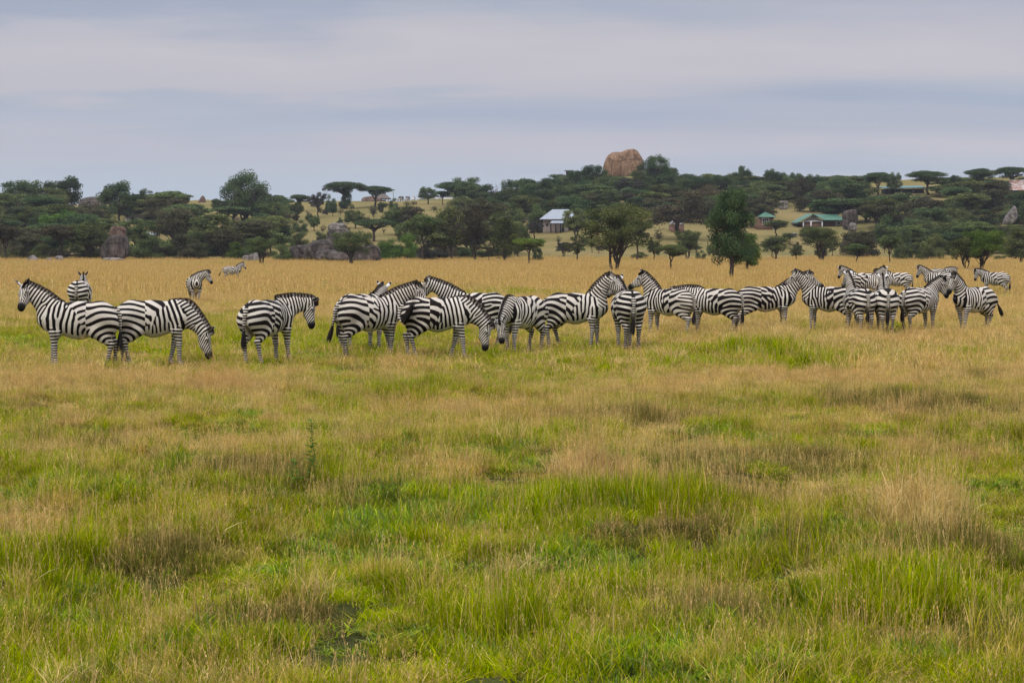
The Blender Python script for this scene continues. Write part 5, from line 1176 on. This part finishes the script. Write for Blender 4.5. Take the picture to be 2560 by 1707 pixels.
    def vehicle(px, base, wpx, hpx, rz, paint, name, label, cat):
        g = at_row(px, 607); u = g[1] / F; g[2] -= .05; r = empty(name, g, rz); tag(r, label, cat, 'vehicles parked on the crest')
        V = [(-2.3, .5), (-2.3, 1.15), (-2.15, 1.95), (.55, 1.95), (1.05, 1.25), (2.2, 1.15), (2.3, .95), (2.3, .5)]
        pts = [(x, -.9, z) for x, z in V] + [(x, .9, z) for x, z in V]; n = len(V)
        mesh_obj('body', pts, [tuple(range(n)), tuple(range(2 * n - 1, n - 1, -1))] + [(i, i + n, (i + 1) % n + n, (i + 1) % n) for i in range(n)], paint, r)
        for s in (-1, 1):
            y0, y1 = (-.93, -.905) if s < 0 else (.905, .93)
            box('side_window', (-2.0, -.7, y0, y1, 1.25, 1.8), M['glass'], r); box('side_window', (-.6, .55, y0, y1, 1.25, 1.8), M['glass'], r)
            for xx in (-1.45, 1.45): wheel(xx, s * .8, r)
            box('headlight', (2.3, 2.34, s * .62 - .14, s * .62 + .14, .85, 1.05), M['white'], r)
        mesh_obj('windscreen', [(.62, -.75, 1.88), (1.06, -.75, 1.3), (1.06, .75, 1.3), (.62, .75, 1.88), (.66, -.75, 1.9), (1.1, -.75, 1.32), (1.1, .75, 1.32), (.66, .75, 1.9)], [(0, 1, 2, 3), (7, 6, 5, 4), (0, 4, 5, 1), (2, 6, 7, 3), (1, 5, 6, 2), (3, 7, 4, 0)], M['glass'], r)
        box('roof_rack', (-2.0, .4, -.8, .8, 2.0, 2.1), M['canvas'], r)
        s = wpx * u / 3.6; r.scale = (s, s, hpx * u / 2.1)
    vehicle(1002, 511, 16, 13, R(-115), M['carpaint'], 'safari_vehicle', 'pale safari vehicle on the crest, leftmost of the parked row', 'vehicle')
    vehicle(1019, 511, 14, 12, R(-110), M['carpaint'], 'safari_vehicle', 'pale safari vehicle on the crest, second of the parked row', 'vehicle')
    vehicle(1034, 509, 13, 11, R(-100), M['carwhite'], 'safari_vehicle', 'pale safari vehicle on the crest, third of the parked row', 'vehicle')
    vehicle(1050, 509, 14, 12, R(-112), M['carwhite'], 'safari_vehicle', 'white safari vehicle on the crest, fourth of the parked row', 'vehicle')
    vehicle(1075, 511, 22, 13, R(-140), M['carwhite'], 'safari_van', 'larger white van on the crest with dark windows', 'van')
    vehicle(1097, 509, 15, 11, R(-105), M['carwhite'], 'safari_vehicle', 'white safari vehicle on the crest, rightmost of the parked row', 'vehicle')
# ------------------------------------------------------------------ broad leaved weeds standing in the grass
def weed(px, base, hpx, label, seed, n=26, spread=.10):
    rs = np.random.RandomState(seed); g = ground(px, base); u = g[1] / F; H = hpx * u; r = empty('leafy_weed', g); tag(r, label, 'weed')
    V, Fc = [], []; P = limb(rs, V, Fc, (0, 0, 0), (rs.uniform(-.03, .03), 0, H), .005, .003, .03, 5, 7); mesh_obj('stem', V, np.array(Fc), LEAF['herb'], r, True, {'r': ('FLOAT', np.full(len(V), .3))})
    V, Fc, rr = [], [], []
    for i in range(n):
        t = .12 + .88 * i / n; c = np.array(P[0]) * (1 - t) + np.array(P[-1]) * t; a = rs.rand() * 6.28; L = rs.uniform(.05, .10) * (1.2 - .5 * t) * spread / .10; d = np.array([math.cos(a), math.sin(a), rs.uniform(.0, .6)]); s = np.array([-math.sin(a), math.cos(a), 0]) * L * .28; k = len(V)
        V += [c, c + d * L * .45 + s, c + d * L * .45 - s, c + d * L - (0, 0, L * .15)]; Fc += [(k, k + 1, k + 3), (k, k + 3, k + 2)]; rr += [rs.rand()] * 4
    mesh_obj('leaves', V, np.array(Fc), LEAF['herb'], r, False, {'r': ('FLOAT', rr)})
weed(780, 1232, 182, 'tall leafy dark green weed standing in the left foreground grass', 1, 70, .10)
weed(735, 1225, 80, 'shorter leafy weed left of the tall one in the foreground', 2, 40, .09)
weed(813, 728, 30, 'thin upright weed on the plain behind the third zebra', 3, 24, .22)
weed(660, 674, 14, 'little green plant at the foot of the lone leaning acacia', 4, 40, .5)
# ------------------------------------------------------------------ haze: even air round the whole scene
def haze(density=0.00045):
    V, Fc = boxm(-2700, 2700, -60, 3300, -60, 120)
    m = bpy.data.materials.new('haze_air'); m.use_nodes = True; t = m.node_tree; t.nodes.clear()
    o = nd(t, 'ShaderNodeOutputMaterial'); v = nd(t, 'ShaderNodeVolumePrincipled'); lk(t, v.outputs[0], o.inputs['Volume'])
    v.inputs['Density'].default_value = density; v.inputs['Color'].default_value = (.82, .88, .95, 1)
    ob = mesh_obj('haze', V, np.array(Fc), m); tag(ob, kind='stuff')
haze(0.00010)
